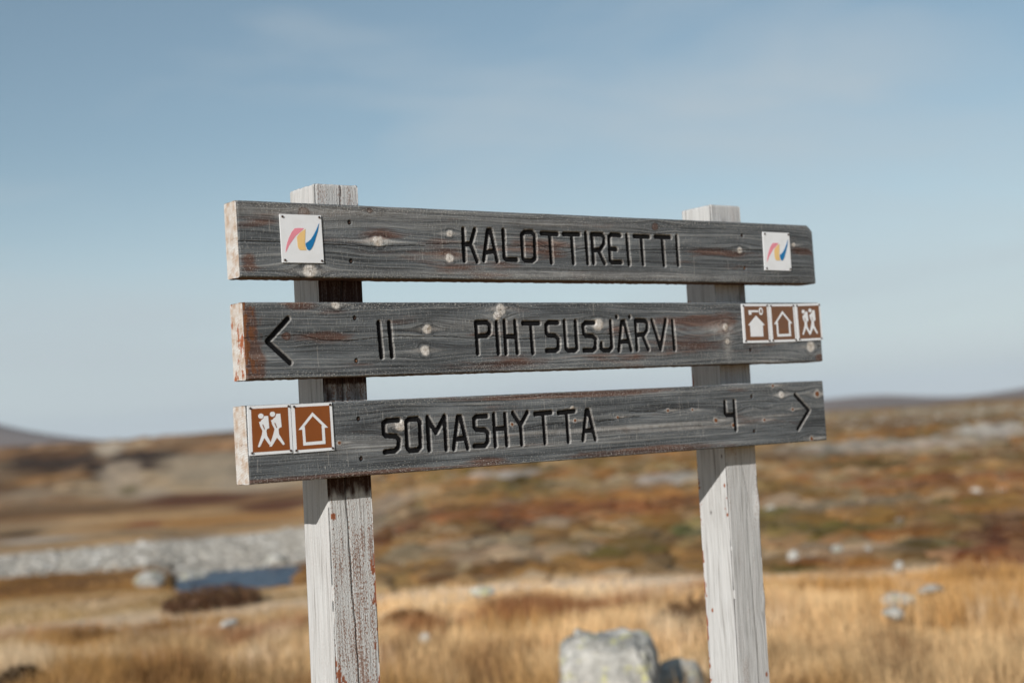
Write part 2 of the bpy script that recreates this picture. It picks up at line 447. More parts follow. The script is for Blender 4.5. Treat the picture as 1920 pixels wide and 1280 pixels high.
def dens(x, y, a, r):
    n = fbm(x/.9, y/.9, 231, 3)
    stream = (rng.uniform(0,1,len(r)) < sstep(14.5, 16.5, r))
    return (rng.uniform(0, 1, len(x)) < .25+1.5*sstep(.35, .65, n)) & ~stream
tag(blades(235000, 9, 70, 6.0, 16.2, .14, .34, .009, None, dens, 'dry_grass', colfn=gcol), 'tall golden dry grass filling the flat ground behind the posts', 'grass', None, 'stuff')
def hcol(x, y, n):
    c = ground_col(x, y)*1.2
    return c
def heath_keep(x, y, a, r):
    n = fbm(x/1.3, y/1.3, 241, 3)
    return (n > .42) & (a > 31.5) & (terr(x, y) > WZ+.05)
tag(blades(120000, 15, 68, 16, 75, .04, .15, .02, None, heath_keep, 'heath_plants', lean=.8, colfn=hcol, rpow=1.6), 'low rust, olive and brown heath plants covering the rising ground', 'heath', None, 'stuff')
def tuft_col(x, y, n):
    r = np.hypot(x-CX, y-CY)
    c = mixc(C3(.26, .13, .035), C3(.50, .29, .11), sstep(.35, .65, fbm(x/1.5, y/1.5, 251, 3)))
    return mixc(c, C3(.74, .57, .39), .8*sstep(15.5, 17, r)*(1-sstep(18.5, 20.5, r)))
def bank_keep(x, y, a, r): return (terr(x, y) > WZ+.06)
tag(blades(50000, 15, 32, 15.5, 28.2, .03, .12, .012, None, bank_keep, 'bank_grass', colfn=tuft_col), 'short orange grass on the banks around the stream and its pool', 'grass', None, 'stuff')

# heath hummocks: low mounds with their own growth, part of the cover nobody could count
def hummocks(n):
    V0, F0 = (lambda k: k)(ico0(1))
    a = rng.uniform(31.5, 68, n); r = np.sqrt(rng.uniform(17.0**2, 75.0**2, n)); r = 17+(r-17)*rng.uniform(.3, 1, n)
    x = CX+r*np.sin(np.radians(a)); y = CY+r*np.cos(np.radians(a)); z = terr(x, y)
    w = rng.uniform(.2, .75, n)*(.6+r/60); h = w*rng.uniform(.2, .42, n)
    d = 1+rng.uniform(-.3, .3, (n, len(V0), 1))
    V = V0[None]*d*np.stack([w, w*.8, h], -1)[:, None]*.5+np.stack([x, y, z], -1)[:, None]
    Fx = (F0[None]+(np.arange(n)*len(V0))[:, None, None]).reshape(-1, 3)
    pal = np.array([(.48, .33, .18), (.40, .17, .05), (.15, .12, .03), (.36, .20, .07), (.42, .34, .22), (.17, .07, .03), (.46, .26, .10), (.20, .15, .04)])
    base = ground_col(x, y)
    k = (vnoise(x/2.2, y/2.2, 271)*8*1.3+rng.uniform(0, 3, n)).astype(int) % 8
    c = ((pal[k]*.25+base*.85)*rng.uniform(.7, 1.2, (n, 1)))**1.04
    cc = np.repeat(np.concatenate([c, np.ones((n, 1))], 1), len(V0), 0)
    me = mesh_np('heath_hummocks', V.reshape(-1, 3), Fx, [M_blade], False, {'tint': ('FLOAT_COLOR', cc)})
    tag(link('heath_hummocks', me), 'uneven hummocks of moss, lichen and crowberry over the hillside', 'heath', None, 'stuff')
def ico0(sub):
    import bmesh
    bm = bmesh.new(); bmesh.ops.create_icosphere(bm, subdivisions=sub, radius=1)
    r_ = (np.array([v.co[:] for v in bm.verts]), np.array([[v.index for v in f.verts] for f in bm.faces])); bm.free()
    return r_
hummocks(6800)
# ------------------------------------------------------------------ air: thin haze that pales the far fells
mh = bpy.data.materials.new('thin_air'); mh.use_nodes = True
nn = mh.node_tree.nodes; ll = mh.node_tree.links
nn.clear()
ov = nn.new('ShaderNodeOutputMaterial'); pv = nn.new('ShaderNodeVolumePrincipled')
pv.inputs['Color'].default_value = (.72, .82, .95, 1); pv.inputs['Density'].default_value = HAZE
pv.inputs['Anisotropy'].default_value = 0.0
ll.new(pv.outputs['Volume'], ov.inputs['Volume'])
S_ = 9400.0; zb0, zt0 = -14.0, 260.0
vv = [(sx*S_, sy*S_, z) for z in (zb0, zt0) for sx, sy in ((-1, -1), (1, -1), (1, 1), (-1, 1))]
ff = [(3, 2, 1, 0), (4, 5, 6, 7), (0, 1, 5, 4), (1, 2, 6, 5), (2, 3, 7, 6), (3, 0, 4, 7)]
me = mesh_np('haze', np.array(vv), np.array(ff), [mh], False)
tag(link('haze', me), 'thin blue air between the viewer and the far fells', 'haze', None, 'stuff')
# ------------------------------------------------------------------ rocks
m = NT('lichen_granite')
tcn = m.new('ShaderNodeTexCoord'); oi = m.new('ShaderNodeObjectInfo')
va = m.new('ShaderNodeVectorMath', _operation='ADD'); m.link(tcn.outputs['Object'], va.inputs[0])
m.link(m.math('MULTIPLY', oi.outputs['Random'], 37.0), va.inputs[1])
P_ = va.outputs[0]
nb = m.noise(P_, 5.0, 6, .65)
c = m.ramp(nb, [(.3, (.20, .19, .17)), (.47, (.44, .43, .39)), (.62, (.66, .64, .59))])
c = m.mix(m.rng(m.noise(P_, 9.0, 5, .7), .57, .64), c, (.62, .60, .26))
c = m.mix(m.rng(m.noise(m.vmul(P_, (1, 1, 1.3)), 13.0, 4, .7), .60, .66), c, (.16, .15, .13))
c = m.mix(m.rng(m.noise(P_, 60.0, 3, .6), .35, .7, 0, .5), c, (.30, .29, .27))
m.link(c, m.b.inputs['Base Color']); m.b.inputs['Roughness'].default_value = .9
m.link(m.bump(m.math('ADD', nb, m.math('MULTIPLY', m.noise(P_, 22.0, 5, .7), .4)), 1.0, .06), m.b.inputs['Normal'])
M_rock = m.m
m = NT('shingle_stone')
oi = m.new('ShaderNodeObjectInfo'); tcn = m.new('ShaderNodeTexCoord')
c = m.ramp(oi.outputs['Random'], [(0, (.20, .185, .165)), (.35, (.34, .32, .285)), (.7, (.45, .43, .39)), (1, (.60, .58, .54))])
nb = m.noise(tcn.outputs['Object'], 3.0, 4, .6)
c = m.mix(m.rng(nb, .4, .8, 0, .5), c, (.30, .25, .20))
m.link(c, m.b.inputs['Base Color']); m.b.inputs['Roughness'].default_value = .9
M_shingle = m.m
_ico = {}
def ico(sub):
    if sub not in _ico:
        import bmesh
        bm = bmesh.new(); bmesh.ops.create_icosphere(bm, subdivisions=sub, radius=1)
        bm.verts.ensure_lookup_table()
        _ico[sub] = (np.array([v.co[:] for v in bm.verts]), np.array([[v.index for v in f.verts] for f in bm.faces])); bm.free()
    return _ico[sub]
def rock_mesh(name, seed, size, sub=4, cuts=9, rough=.06, mat=None, flat_top=None):
    V, Fc = ico(sub); V = V.copy()
    if flat_top: V = np.sign(V)*np.abs(V)**.38; V = V/np.abs(V).max()
    rs = np.random.default_rng(seed)
    for k in range(cuts):
        n = rs.normal(size=3); n /= np.linalg.norm(n)
        if flat_top and k == 0: n = np.array([.06, -.1, 1.]); n /= np.linalg.norm(n)
        dcut = (rs.uniform(.62, .86) if not flat_top else rs.uniform(1.12, 1.4)) if not (flat_top and k == 0) else flat_top
        s = V@n; over = np.clip(s-dcut, 0, None)
        V = V-np.outer(over*.92, n)
    q = V*2.3+rs.uniform(0, 50)
    f = (fbm(q[:, 0]+q[:, 2]*.7, q[:, 1]-q[:, 2]*.6, seed, 5, .6)-.5)*rough*4
    V = V*(1+f[:, None])
    V = V*np.array(size)*.5
    return mesh_np(name, V, Fc, [mat or M_rock], sub >= 4)
def place_rock(o, a, r, sink=.3, rz=0):
    x, y, _ = A(a, r)
    o.location = (x, y, terr1(x, y)+sink); o.rotation_euler = (0, 0, rad(rz))
    return o
ROCKS = [  # azimuth, distance, size, centre height above ground, turn, cuts seed, flat top, label
    (40.15, 8.75, (.54, .50, .92), .05, -44, 3, .97, 'large square granite boulder with lichen standing in grass between the posts'),
    (42.6, 9.2, (.36, .36, .52), .05, -30, 9, None, 'smaller pale boulder close behind the right post, next to the large square one'),
    (24.1, 22.7, (.50, .42, .34), .05, 0, 12, None, 'rounded white boulder in the stream left of the blue pool'),
    (35.80, 14.6, (.28, .22, .10), .17, 0, 15, None, 'low dark grey stone in pale straw grass midway between the posts'),
    (50.45, 12.4, (.32, .24, .14), .17, 0, 18, None, 'flat grey white rock in grass right of the right post'),
    (51.55, 12.9, (.28, .2, .08), .19, 0, 21, None, 'small slab beside the flat grey white rock'),
    (50.25, 11.4, (.17, .15, .12), .20, 0, 24, None, 'little white stone just in front of the flat grey white rock'),
    (46.95, 17.6, (.15, .13, .16), .07, 0, 27, None, 'bright round stone at the foot of the heath, nearest the right post'),
    (48.50, 18.2, (.15, .13, .16), .06, 0, 30, None, 'pale stone at the heath edge, second from the right post'),
    (49.55, 18.0, (.12, .11, .13), .06, 0, 33, None, 'greyish stone at the heath edge, third from the right post'),
    (50.55, 15.9, (.10, .09, .1), .10, 0, 36, None, 'small stone in straw grass below the heath, fourth from the right post'),
    (26.75, 13.6, (.22, .13, .07), .20, 20, 39, None, 'thin pale slab lying in grass left of the left post'),
    (46.3, 25.4, (.26, .24, .2), .05, 0, 42, None, 'sandy coloured boulder on the heath, up right of the right post'),
    (28.4, 28.0, (.40, .3, .3), .05, 0, 45, None, 'single pale stone on the far bank above the blue pool'),
    (25.5, 26.6, (.6, .5, .4), .05, 0, 48, None, 'grey rock at the left end of the blue pool'),
    (33.6, 11.5, (.09, .08, .08), .2, 0, 51, None, 'small white stone low in the grass right of the left post'),
]
for (a, r, size, up_, rz, sd, ft, lb) in ROCKS:
    big = size[0] > .45 and r < 12
    o = link('boulder' if size[0] > .45 else 'stone', rock_mesh('rock', sd, size, 5 if big else 3, 11, .10 if big else .08, None, ft))
    tag(place_rock(o, a, r, up_, rz), lb, 'rock')
# river shingle: the largest stones one by one, the rest as one mass
shapes = [rock_mesh('river_stone', 300+k, (1, .8, .6), 2, 6, .08, M_shingle) for k in range(8)]
cnt = 0
while cnt < 240:
    a = random.uniform(17.5, 30.6); r = random.uniform(28.2, BAR(a)-.3)
    x, y, _ = A(a, r)
    s = random.uniform(.10, .26)
    o = link('river_stone', shapes[cnt % 8]); o.location = (x, y, terr1(x, y)+.05*s); o.scale = (s, s, s*random.uniform(.8, 1.2))
    o.rotation_euler = (random.uniform(-.3, .3), random.uniform(-.3, .3), random.uniform(0, 6.28))
    tag(o, 'pale grey river stone among many on the shingle bar behind the pool', 'stone', 'larger stones on the shingle bar')
    cnt += 1
def scatter_stones(name, n, a0, a1, r0, r1, s0, s1, label, keep=None):
    V0, F0 = ico(1)
    a = rng.uniform(a0, a1, n); r = np.sqrt(rng.uniform(r0*r0, r1*r1, n))
    x = CX+r*np.sin(np.radians(a)); y = CY+r*np.cos(np.radians(a))
    if keep is not None:
        k = keep(x, y, a, r); x, y, a, r = x[k], y[k], a[k], r[k]; n = len(x)
    s = s0+(s1-s0)*rng.uniform(0, 1, n)**2.5
    z = terr(x, y)
    d = 1+rng.uniform(-.25, .25, (n, len(V0), 1))
    V = V0[None]*d*s[:, None, None]*.5*np.array([1, .9, .65])
    V = V+np.stack([x, y, z], -1)[:, None]
    Fx = (F0[None]+(np.arange(n)*len(V0))[:, None, None]).reshape(-1, 3)
    g = rng.uniform(.45, 1.3, n)[:, None]*C3(.40, .37, .32)[None]
    cc = np.repeat(np.concatenate([g, np.ones((n, 1))], 1), len(V0), 0)
    me = mesh_np(name, V.reshape(-1, 3), Fx, [M_tint], False, {'tint': ('FLOAT_COLOR', cc)})
    tag(link(name, me), label, 'stones', None, 'stuff')
m = NT('loose_stone')
at = m.attr('tint'); m.link(at.outputs['Color'], m.b.inputs['Base Color']); m.b.inputs['Roughness'].default_value = .9
M_tint = m.m
scatter_stones('shingle', 16000, 14, 31, 27.6, 39.6, .05, .18, 'mass of small pale stones making up the river shingle bar', lambda x, y, a, r: r < BAR(a)+2.2*(fbm(x/1.3, y/1.3, 281, 3)-.5)*2)
scatter_stones('scree_stones', 7000, 31, 58, 20, 130, .05, .26, 'scattered pale stones half sunk in the heath hillside', lambda x, y, a, r: fbm(x/3, y/3, 261, 3)+.12*sstep(55, 80, r) > .56)

# ------------------------------------------------------------------ shrubs
def shrub(name, a, r, w, d, h, n, c0, c1, label):
    x0, y0, _ = A(a, r); z0 = terr1(x0, y0)
    root = bpy.data.objects.new(name, None); COL.objects.link(root); root.location = (x0, y0, z0); root.empty_display_size = .1
    tag(root, label, 'shrub')
    # twigs
    rs = np.random.default_rng(int(a*100)); nt = 40
    V = []; Fq = []
    tips = []
    for k in range(nt):
        th = rs.uniform(0, 6.28); q = rs.uniform(.2, 1)
        p0 = np.array([math.cos(th)*w*.15*q, math.sin(th)*d*.15*q, -.02]); p1 = np.array([math.cos(th)*w*.5*q, math.sin(th)*d*.5*q, h*rs.uniform(.6, 1.0)*(1-.4*q*q)])
        b = len(V)
        for j, (pp, t) in enumerate(((p0, .006), ((p0+p1)/2+np.array([0, 0, h*.08]), .004), (p1, .0015))):
            for e in range(3): V.append(pp+np.array([math.cos(e*2.1)*t, math.sin(e*2.1)*t, 0]))
        for j in range(2):
            for e in range(3): Fq.append([b+3*j+e, b+3*j+(e+1) % 3, b+3*j+3+(e+1) % 3, b+3*j+3+e])
        tips.append(p1)
    link('twigs', mesh_np('twigs', np.array(V), np.array(Fq), [M_twig], False), root)
    # leaves spread through the crown's volume
    th = rs.uniform(0, 6.28, n); q = np.sqrt(rs.uniform(0, 1, n)); v = rs.uniform(.1, 1, n)
    lump = .75+.5*vnoise(th*2.2, q*3, 7)
    cx = np.cos(th)*q*w*.5; cy = np.sin(th)*q*d*.5; cz = v*h*np.sqrt(np.clip(1-q*q*.85, 0, 1))*lump
    e1 = rs.normal(size=(n, 3)); e1 /= np.linalg.norm(e1, axis=1)[:, None]; e2 = np.cross(e1, rs.normal(size=(n, 3))); e2 /= np.linalg.norm(e2, axis=1)[:, None]
    ls = rs.uniform(.012, .026, n)[:, None]; c0_ = np.stack([cx, cy, cz], -1)
    VV = np.stack([c0_-e1*ls*1.4, c0_-e2*ls*.6, c0_+e1*ls*1.4, c0_+e2*ls*.6], 1).reshape(-1, 3)
    FF = np.arange(4*n).reshape(-1, 4)
    t = rs.uniform(0, 1, n)[:, None]; cc = C3(*c0)*(1-t)+C3(*c1)*t
    lo = link('foliage', mesh_np('foliage', VV, FF, [M_blade], False, {'tint': ('FLOAT_COLOR', np.repeat(np.concatenate([cc, np.ones((n, 1))], 1), 4, 0))}), root)
    lo['kind'] = 'stuff'
m = NT('twig_bark'); m.link(m.ramp(m.noise(m.new('ShaderNodeTexCoord').outputs['Object'], 40), [(.3, (.05, .03, .02)), (.7, (.13, .085, .06))]), m.b.inputs['Base Color']); M_twig = m.m
shrub('dwarf_birch', 26.2, 16.9, 1.1, .7, .24, 1900, (.07, .04, .025), (.20, .10, .05), 'dark brown dwarf birch bush in the grass below the blue pool')
shrub('dwarf_birch', 30.2, 13.6, .8, .5, .22, 1500, (.20, .07, .025), (.26, .09, .03), 'rust red low bush left of the left post, on its far side')
shrub('dwarf_birch', 43.2, 12.2, .7, .6, .30, 1500, (.10, .055, .03), (.28, .15, .065), 'dark brown bush behind the smaller boulder at the right post')
shrub('dwarf_birch', 33.0, 13.8, .5, .4, .16, 900, (.20, .10, .04), (.36, .18, .07), 'reddish low bush just right of the left post')
shrub('dwarf_birch', 19.6, 11.9, .4, .3, .2, 1200, (.05, .03, .015), (.12, .065, .03), 'small dark bush at the left edge, in the near grass')
# ------------------------------------------------------------------ signpost
TB = 0.0531; PW = 0.1026; LEAN = 0.0139; Z0 = 0.2
L1 = [[(525.6, 105.6), (524.4, 39.9)], [(555.9, 105.3), (543.5, 75.5), (557.4, 38.8)], [(527.0, 74.4), (543.4, 74.8)], [(575.0, 41.5), (590.2, 105.1), (597.6, 105.3), (610.2, 40.6)], [(580.8, 58.6), (603.5, 61.0)], [(631.1, 106.3), (630.0, 47.7), (635.6, 43.7), (662.6, 43.9)], [(680.6, 98.0), (688.7, 104.3), (710.1, 104.9), (715.7, 99.0), (713.3, 47.2), (704.9, 42.2), (686.1, 42.4), (680.2, 48.1), (680.6, 98.0)], [(735.1, 102.7), (779.6, 102.6)], [(758.3, 102.6), (758.1, 39.7)], [(797.6, 102.9), (841.5, 103.6)], [(820.1, 103.2), (820.1, 39.4)], [(861.0, 106.1), (861.7, 39.4)], [(878.9, 40.4), (878.7, 104.6), (909.7, 104.7), (914.2, 99.2), (912.8, 84.1), (900.2, 70.5), (880.4, 68.6)], [(895.2, 69.4), (910.6, 40.1)], [(962.7, 104.3), (936.2, 105.6), (929.0, 99.6), (927.7, 47.9), (933.8, 42.3), (960.5, 42.9)], [(930.1, 73.9), (948.1, 72.3)], [(982.2, 104.8), (983.6, 39.2)], [(1004.7, 103.4), (1049.8, 103.5)], [(1026.5, 103.4), (1026.8, 40.7)], [(1069.9, 104.0), (1115.9, 103.7)], [(1090.7, 104.1), (1091.6, 39.1)], [(1136.6, 106.3), (1136.3, 39.8)]]
L2 = [[(95.8, 115.0), (48.6, 71.7), (95.4, 30.3)], [(301.3, 105.6), (303.9, 37.2)], [(326.4, 105.4), (328.9, 38.0)], [(542.4, 40.0), (542.5, 104.3), (572.1, 104.6), (578.1, 99.3), (576.2, 82.9), (568.4, 76.4), (543.2, 75.8)], [(596.0, 103.9), (596.8, 39.0)], [(617.1, 106.1), (616.8, 38.6)], [(645.4, 105.9), (647.2, 39.2)], [(617.2, 74.1), (646.4, 73.8)], [(666.7, 102.2), (710.7, 101.9)], [(687.8, 101.6), (688.7, 38.4)], [(763.3, 102.7), (736.9, 102.9), (729.7, 96.9), (729.8, 80.0), (736.2, 75.1), (754.7, 73.6), (761.9, 67.4), (760.2, 46.8), (752.0, 41.6), (727.3, 42.1)], [(781.3, 104.5), (781.4, 46.5), (787.9, 41.0), (806.8, 41.1), (812.9, 45.9), (812.9, 104.8)], [(866.4, 101.5), (842.3, 101.7), (833.8, 96.0), (834.9, 78.8), (841.4, 73.0), (860.6, 71.8), (868.2, 66.0), (865.7, 45.0), (857.2, 40.2), (832.2, 40.7)], [(914.9, 104.1), (914.4, 46.7), (906.6, 39.8), (890.2, 39.6), (883.5, 44.7), (884.1, 54.6)], [(934.5, 38.8), (947.8, 101.9), (955.9, 103.3), (971.2, 39.4)], [(940.6, 58.3), (964.6, 58.9)], [(933.4, 114.4), (934.0, 113.9)], [(972.6, 114.2), (973.3, 113.7)], [(988.8, 40.4), (989.7, 105.6), (1020.1, 104.9), (1024.8, 99.6), (1023.4, 84.3), (1013.9, 74.2), (991.1, 72.7)], [(1008.6, 71.8), (1023.3, 39.8)], [(1040.0, 105.3), (1061.4, 39.6), (1082.9, 106.1)], [(1103.7, 104.1), (1104.5, 38.4)]]
L3 = [[(340.5, 105.7), (312.6, 105.4), (304.4, 100.2), (304.3, 80.3), (309.2, 75.6), (332.9, 73.3), (339.6, 67.4), (336.0, 50.1), (328.2, 44.8), (303.9, 43.5)], [(358.3, 100.0), (364.6, 106.0), (386.2, 106.2), (391.8, 100.7), (389.7, 49.0), (382.2, 43.1), (364.1, 43.0), (357.9, 49.6), (358.3, 100.0)], [(411.0, 42.2), (410.8, 107.8), (429.9, 76.3), (453.1, 108.2), (452.8, 41.4)], [(471.8, 41.1), (486.4, 105.2), (493.5, 105.4), (506.9, 40.3)], [(476.6, 60.2), (502.0, 61.2)], [(560.5, 104.3), (534.6, 104.3), (527.1, 99.3), (527.3, 83.1), (532.5, 77.0), (554.5, 75.3), (560.7, 69.8), (559.3, 50.8), (551.4, 42.9), (524.2, 43.5)], [(579.0, 106.3), (578.8, 41.0)], [(608.2, 105.5), (609.0, 41.7)], [(578.7, 76.7), (608.8, 76.2)], [(629.6, 107.7), (648.3, 80.9), (668.5, 107.3)], [(648.3, 80.9), (648.7, 40.7)], [(689.2, 103.1), (733.7, 104.6)], [(711.2, 103.6), (711.5, 40.9)], [(753.6, 102.8), (798.2, 104.8)], [(776.1, 103.3), (776.3, 39.9)], [(818.0, 41.3), (832.3, 104.1), (838.8, 104.6), (853.1, 40.7)], [(823.8, 60.0), (847.8, 61.1)], [(1258.8, 106.6), (1258.4, 80.3), (1263.1, 75.6), (1288.2, 75.1)], [(1289.7, 108.1), (1289.2, 40.8)], [(1501.9, 115.2), (1547.8, 76.4), (1502.8, 31.8)]]
K1 = [[(-4.4, 69.3), (21.4, 69.1), (85.9, 68.5), (182.0, 66.4), (289.7, 64.4), (424.5, 69.3)], [(429.7, 72.4), (522.7, 75.1), (600.8, 71.6), (752.3, 75.0), (846.8, 71.4), (978.0, 70.4)], [(985.6, 71.3), (1095.6, 74.1), (1231.6, 77.0), (1305.6, 77.2), (1420.2, 80.9), (1595.8, 81.8)]]
K2 = [[(-4.7, 78.3), (46.8, 81.3), (119.5, 83.6), (173.2, 72.1), (223.7, 70.7), (296.6, 75.9), (355.2, 78.1), (409.4, 76.3)], [(431.0, 77.6), (531.9, 71.2), (584.4, 75.7), (657.9, 67.6), (728.2, 71.5), (828.7, 73.9), (893.4, 75.6), (993.5, 80.8)]]
K3 = [[(653.8, 74.2), (723.9, 79.1), (764.1, 80.3)], [(858.9, 78.0), (947.7, 84.4), (987.2, 85.2)], [(956.2, 96.8), (1040.4, 95.3)]]
N1 = [(310.7, 75.5, 10, 0), (489.1, 95.5, 7, 0), (485.2, 44.0, 9, 0), (150.6, 13.0, 13, 0), (1069.3, 127.4, 7, 2), (1340.5, 78.5, 7, 0), (1531.1, 95.8, 5, 0), (296.0, 136.7, 4, 2), (144.7, 126.0, 9, 2)]
N2 = [(416.8, 91.7, 10, 0), (408.3, 48.0, 10, 0), (607.0, 131.8, 11, 0), (597.4, 118.3, 9, 0), (877.1, 97.9, 13, 0), (89.3, 81.5, 6, 2), (202.5, 142.2, 8, 0), (1271.9, 88.4, 8, 0), (1563.9, 36.6, 12, 0), (1275.5, 54.1, 6, 0)]
N3 = [(198.3, 67.4, 5, 1), (343.2, 95.1, 12, 0), (624.0, 84.3, 5, 1), (796.7, 84.4, 5, 1), (920.3, 86.1, 4.5, 1), (1073.2, 94.7, 5, 1), (1150.4, 93.4, 4, 1), (1223.5, 65.4, 7, 1), (1280.2, 51.5, 6, 1), (1385.9, 59.4, 5, 1), (1487.2, 81.0, 5, 1), (1451.5, 117.5, 8, 0), (1424.0, 140.5, 5, 1), (1579.6, 115.7, 10, 1), (1548.1, 6.1, 7, 1), (791.5, 111.5, 5, 0)]
S1 = [(248.0, 111.4, 0), (246.6, 33.9, 0), (1353.3, 114.4, 0), (1354.3, 35.4, 0)]
S2 = [(246.1, 115.6, 0), (244.1, 30.9, 0), (1352.4, 31.7, 0)]
S3 = [(246.5, 112.2, 0), (247.3, 33.8, 0), (1349.9, 117.3, 0), (1350.4, 34.1, 0)]
BOARDS = [(-.1962, 1.4071, 1.7324+Z0, .1464), (-.1947, 1.4108, 1.5374+Z0, .147), (-.1999, 1.4047, 1.3411+Z0, .1479)]
STROKES = [L1, L2, L3]; CRACKS = [K1, K2, K3]; KNOTS = [N1, N2, N3]; SCREWS = [S1, S2, S3]

# weathered board wood: 'grain' carries (along, warped across, across); 'mask' carries (groove, knot, stain, edge fuzz)
def wood_board():
    m = NT('weathered_board')
    g = m.attr('grain').outputs['Vector']; ma = m.attr('mask'); m2 = m.attr('mask2')
    sp = m.new('ShaderNodeSeparateColor'); m.link(ma.outputs['Color'], sp.inputs[0])
    sq = m.new('ShaderNodeSeparateColor'); m.link(m2.outputs['Color'], sq.inputs[0])
    groove, knot, stain = sp.outputs[0], sp.outputs[1], sp.outputs[2]
    fuzz, crack, kcore = sq.outputs[0], sq.outputs[1], sq.outputs[2]
    sx = m.new('ShaderNodeSeparateXYZ'); m.link(g, sx.inputs[0])
    def comb(kx, ky, off=0.0):
        c = m.new('ShaderNodeCombineXYZ'); m.link(m.math('MULTIPLY', sx.outputs[0], kx), c.inputs[0]); m.link(m.math('MULTIPLY', sx.outputs[1], ky), c.inputs[1]); c.inputs[2].default_value = off
        return c.outputs[0]
    def combv(kx, ky, off=0.0):
        c = m.new('ShaderNodeCombineXYZ'); m.link(m.math('MULTIPLY', sx.outputs[0], kx), c.inputs[0]); m.link(m.math('MULTIPLY', sx.outputs[2], ky), c.inputs[1]); c.inputs[2].default_value = off
        return c.outputs[0]
    oi = m.new('ShaderNodeObjectInfo')
    fine = m.noise(comb(5.0, 380.0), 1, 3, .7)
    band = m.noise(comb(1.8, 215.0, 4.2), 1, 3, .6)
    wide = m.noise(comb(1.1, 24.0, 9.1), 1, 2, .5)
    blot = m.noise(combv(6.0, 30.0, 3.3), 1, 4, .6)
    v = m.math('ADD', m.math('MULTIPLY', fine, .46), m.math('MULTIPLY', band, .40))
    v = m.math('ADD', v, m.math('MULTIPLY', wide, .14))
    col = m.ramp(v, [(.32, (.012, .012, .013)), (.42, (.054, .058, .062)), (.50, (.110, .121, .129)), (.585, (.205, .212, .212)), (.71, (.40, .40, .385))])
    tone = m.rng(blot, .3, .7, .72, 1.28)
    sc = m.new('ShaderNodeVectorMath', _operation='SCALE'); m.link(col, sc.inputs[0]); m.link(tone, sc.inputs['Scale']); col = sc.outputs[0]
    # brown where the old stain still sits
    bn = m.noise(combv(5.0, 34.0, 6.0), 1, 4, .65)
    bf = m.math('MULTIPLY', m.rng(m.math('ADD', bn, m.math('MULTIPLY', stain, .42)), .60, .78), .8, True)
    col = m.mix(bf, col, m.ramp(v, [(.38, (.035, .016, .011)), (.52, (.115, .055, .038)), (.66, (.27, .15, .10))]))
    # fine saw marks across the board
    saw = m.noise(combv(420.0, 60.0, 2.0), 1, 2, .5)
    saws = m.noise(combv(5.0, 9.0, 8.0), 1, 2, .5)
    sawf = m.math('MULTIPLY', m.rng(saw, .54, .70), m.math('MULTIPLY', m.rng(saws, .35, .6), .30))
    col = m.mix(sawf, col, (.42, .42, .40))
    # raised pale fibres and chips near edges
    sp1 = m.noise(combv(260.0, 420.0, 1.0), 1, 2, .6)
    spf = m.rng(m.math('ADD', sp1, m.math('MULTIPLY', fuzz, .09)), .65, .73, 0, .7)
    col = m.mix(spf, col, (.50, .48, .44))
    # knots
    kn = m.noise(combv(60.0, 60.0, 1.0), 1, 4, .6)
    col = m.mix(m.math('MULTIPLY', knot, m.rng(kn, .3, .6, .8, 1.0), True), col, m.ramp(kn, [(.3, (.50, .42, .33)), (.55, (.78, .74, .69))]))
    col = m.mix(kcore, col, (.17, .065, .025))
    # black paint in the routed letters, bare walls
    col = m.mix(groove, col, (.006, .006, .007))
    col = m.mix(m.math('MULTIPLY', crack, .92), col, (.008, .007, .006))
    m.link(col, m.b.inputs['Base Color'])
    m.b.inputs['Roughness'].default_value = .82
    m.b.inputs['Specular IOR Level'].default_value = .2
    hgt = m.math('ADD', m.math('MULTIPLY', fine, .9), m.math('MULTIPLY', band, .7))
    hgt = m.math('ADD', hgt, m.math('MULTIPLY', sp1, .35))
    hgt = m.math('ADD', hgt, m.math('MULTIPLY', sawf, 1.2))
    m.link(m.bump(hgt, .85, .0032), m.b.inputs['Normal'])
    return m.m
M_board = wood_board()
def endgrain(name, paint):
    m = NT(name)
    tcn = m.new('ShaderNodeTexCoord'); o = tcn.outputs['Object']
    # growth rings: distance from a heart below the board
    mp = m.new('ShaderNodeMapping'); mp.inputs['Location'].default_value = (0, .10, .16); m.link(o, mp.inputs['Vector'])
    sx = m.new('ShaderNodeSeparateXYZ'); m.link(mp.outputs[0], sx.inputs[0])
    d = m.math('SQRT', m.math('ADD', m.math('MULTIPLY', sx.outputs[1], sx.outputs[1]), m.math('MULTIPLY', sx.outputs[2], sx.outputs[2])))
    d = m.math('ADD', d, m.math('MULTIPLY', m.noise(o, 22, 3, .6), .02))
    ring = m.math('SINE', m.math('MULTIPLY', d, 1350.0))
    rf = m.rng(ring, -1, 1)
    n = m.noise(o, 45, 4, .65)
    col = m.mix(m.rng(rf, .55, 1, 0, .35), (.56, .55, .53), (.26, .20, .15))
    col = m.mix(m.rng(n, .44, .62, 0, .85), col, (.38, .27, .19))
    sc_ = m.noise(m.vmul(o, (40, 40, 500)), 1, 2, .5)
    col = m.mix(m.rng(sc_, .66, .74, 0, .6), col, (.10, .07, .05))
    if paint:
        pn = m.noise(m.vmul(o, (40, 46, 22)), 1, 5, .65)
        col = m.mix(m.rng(pn, .54, .57), col, (.30, .10, .045))
    m.link(col, m.b.inputs['Base Color']); m.b.inputs['Roughness'].default_value = .9
    m.link(m.bump(m.math('ADD', m.math('MULTIPLY', rf, .4), n), .5, .002), m.b.inputs['Normal'])
    return m.m
M_end = endgrain('board_end_grain', False); M_end_paint = endgrain('board_end_grain_flaked_paint', True)

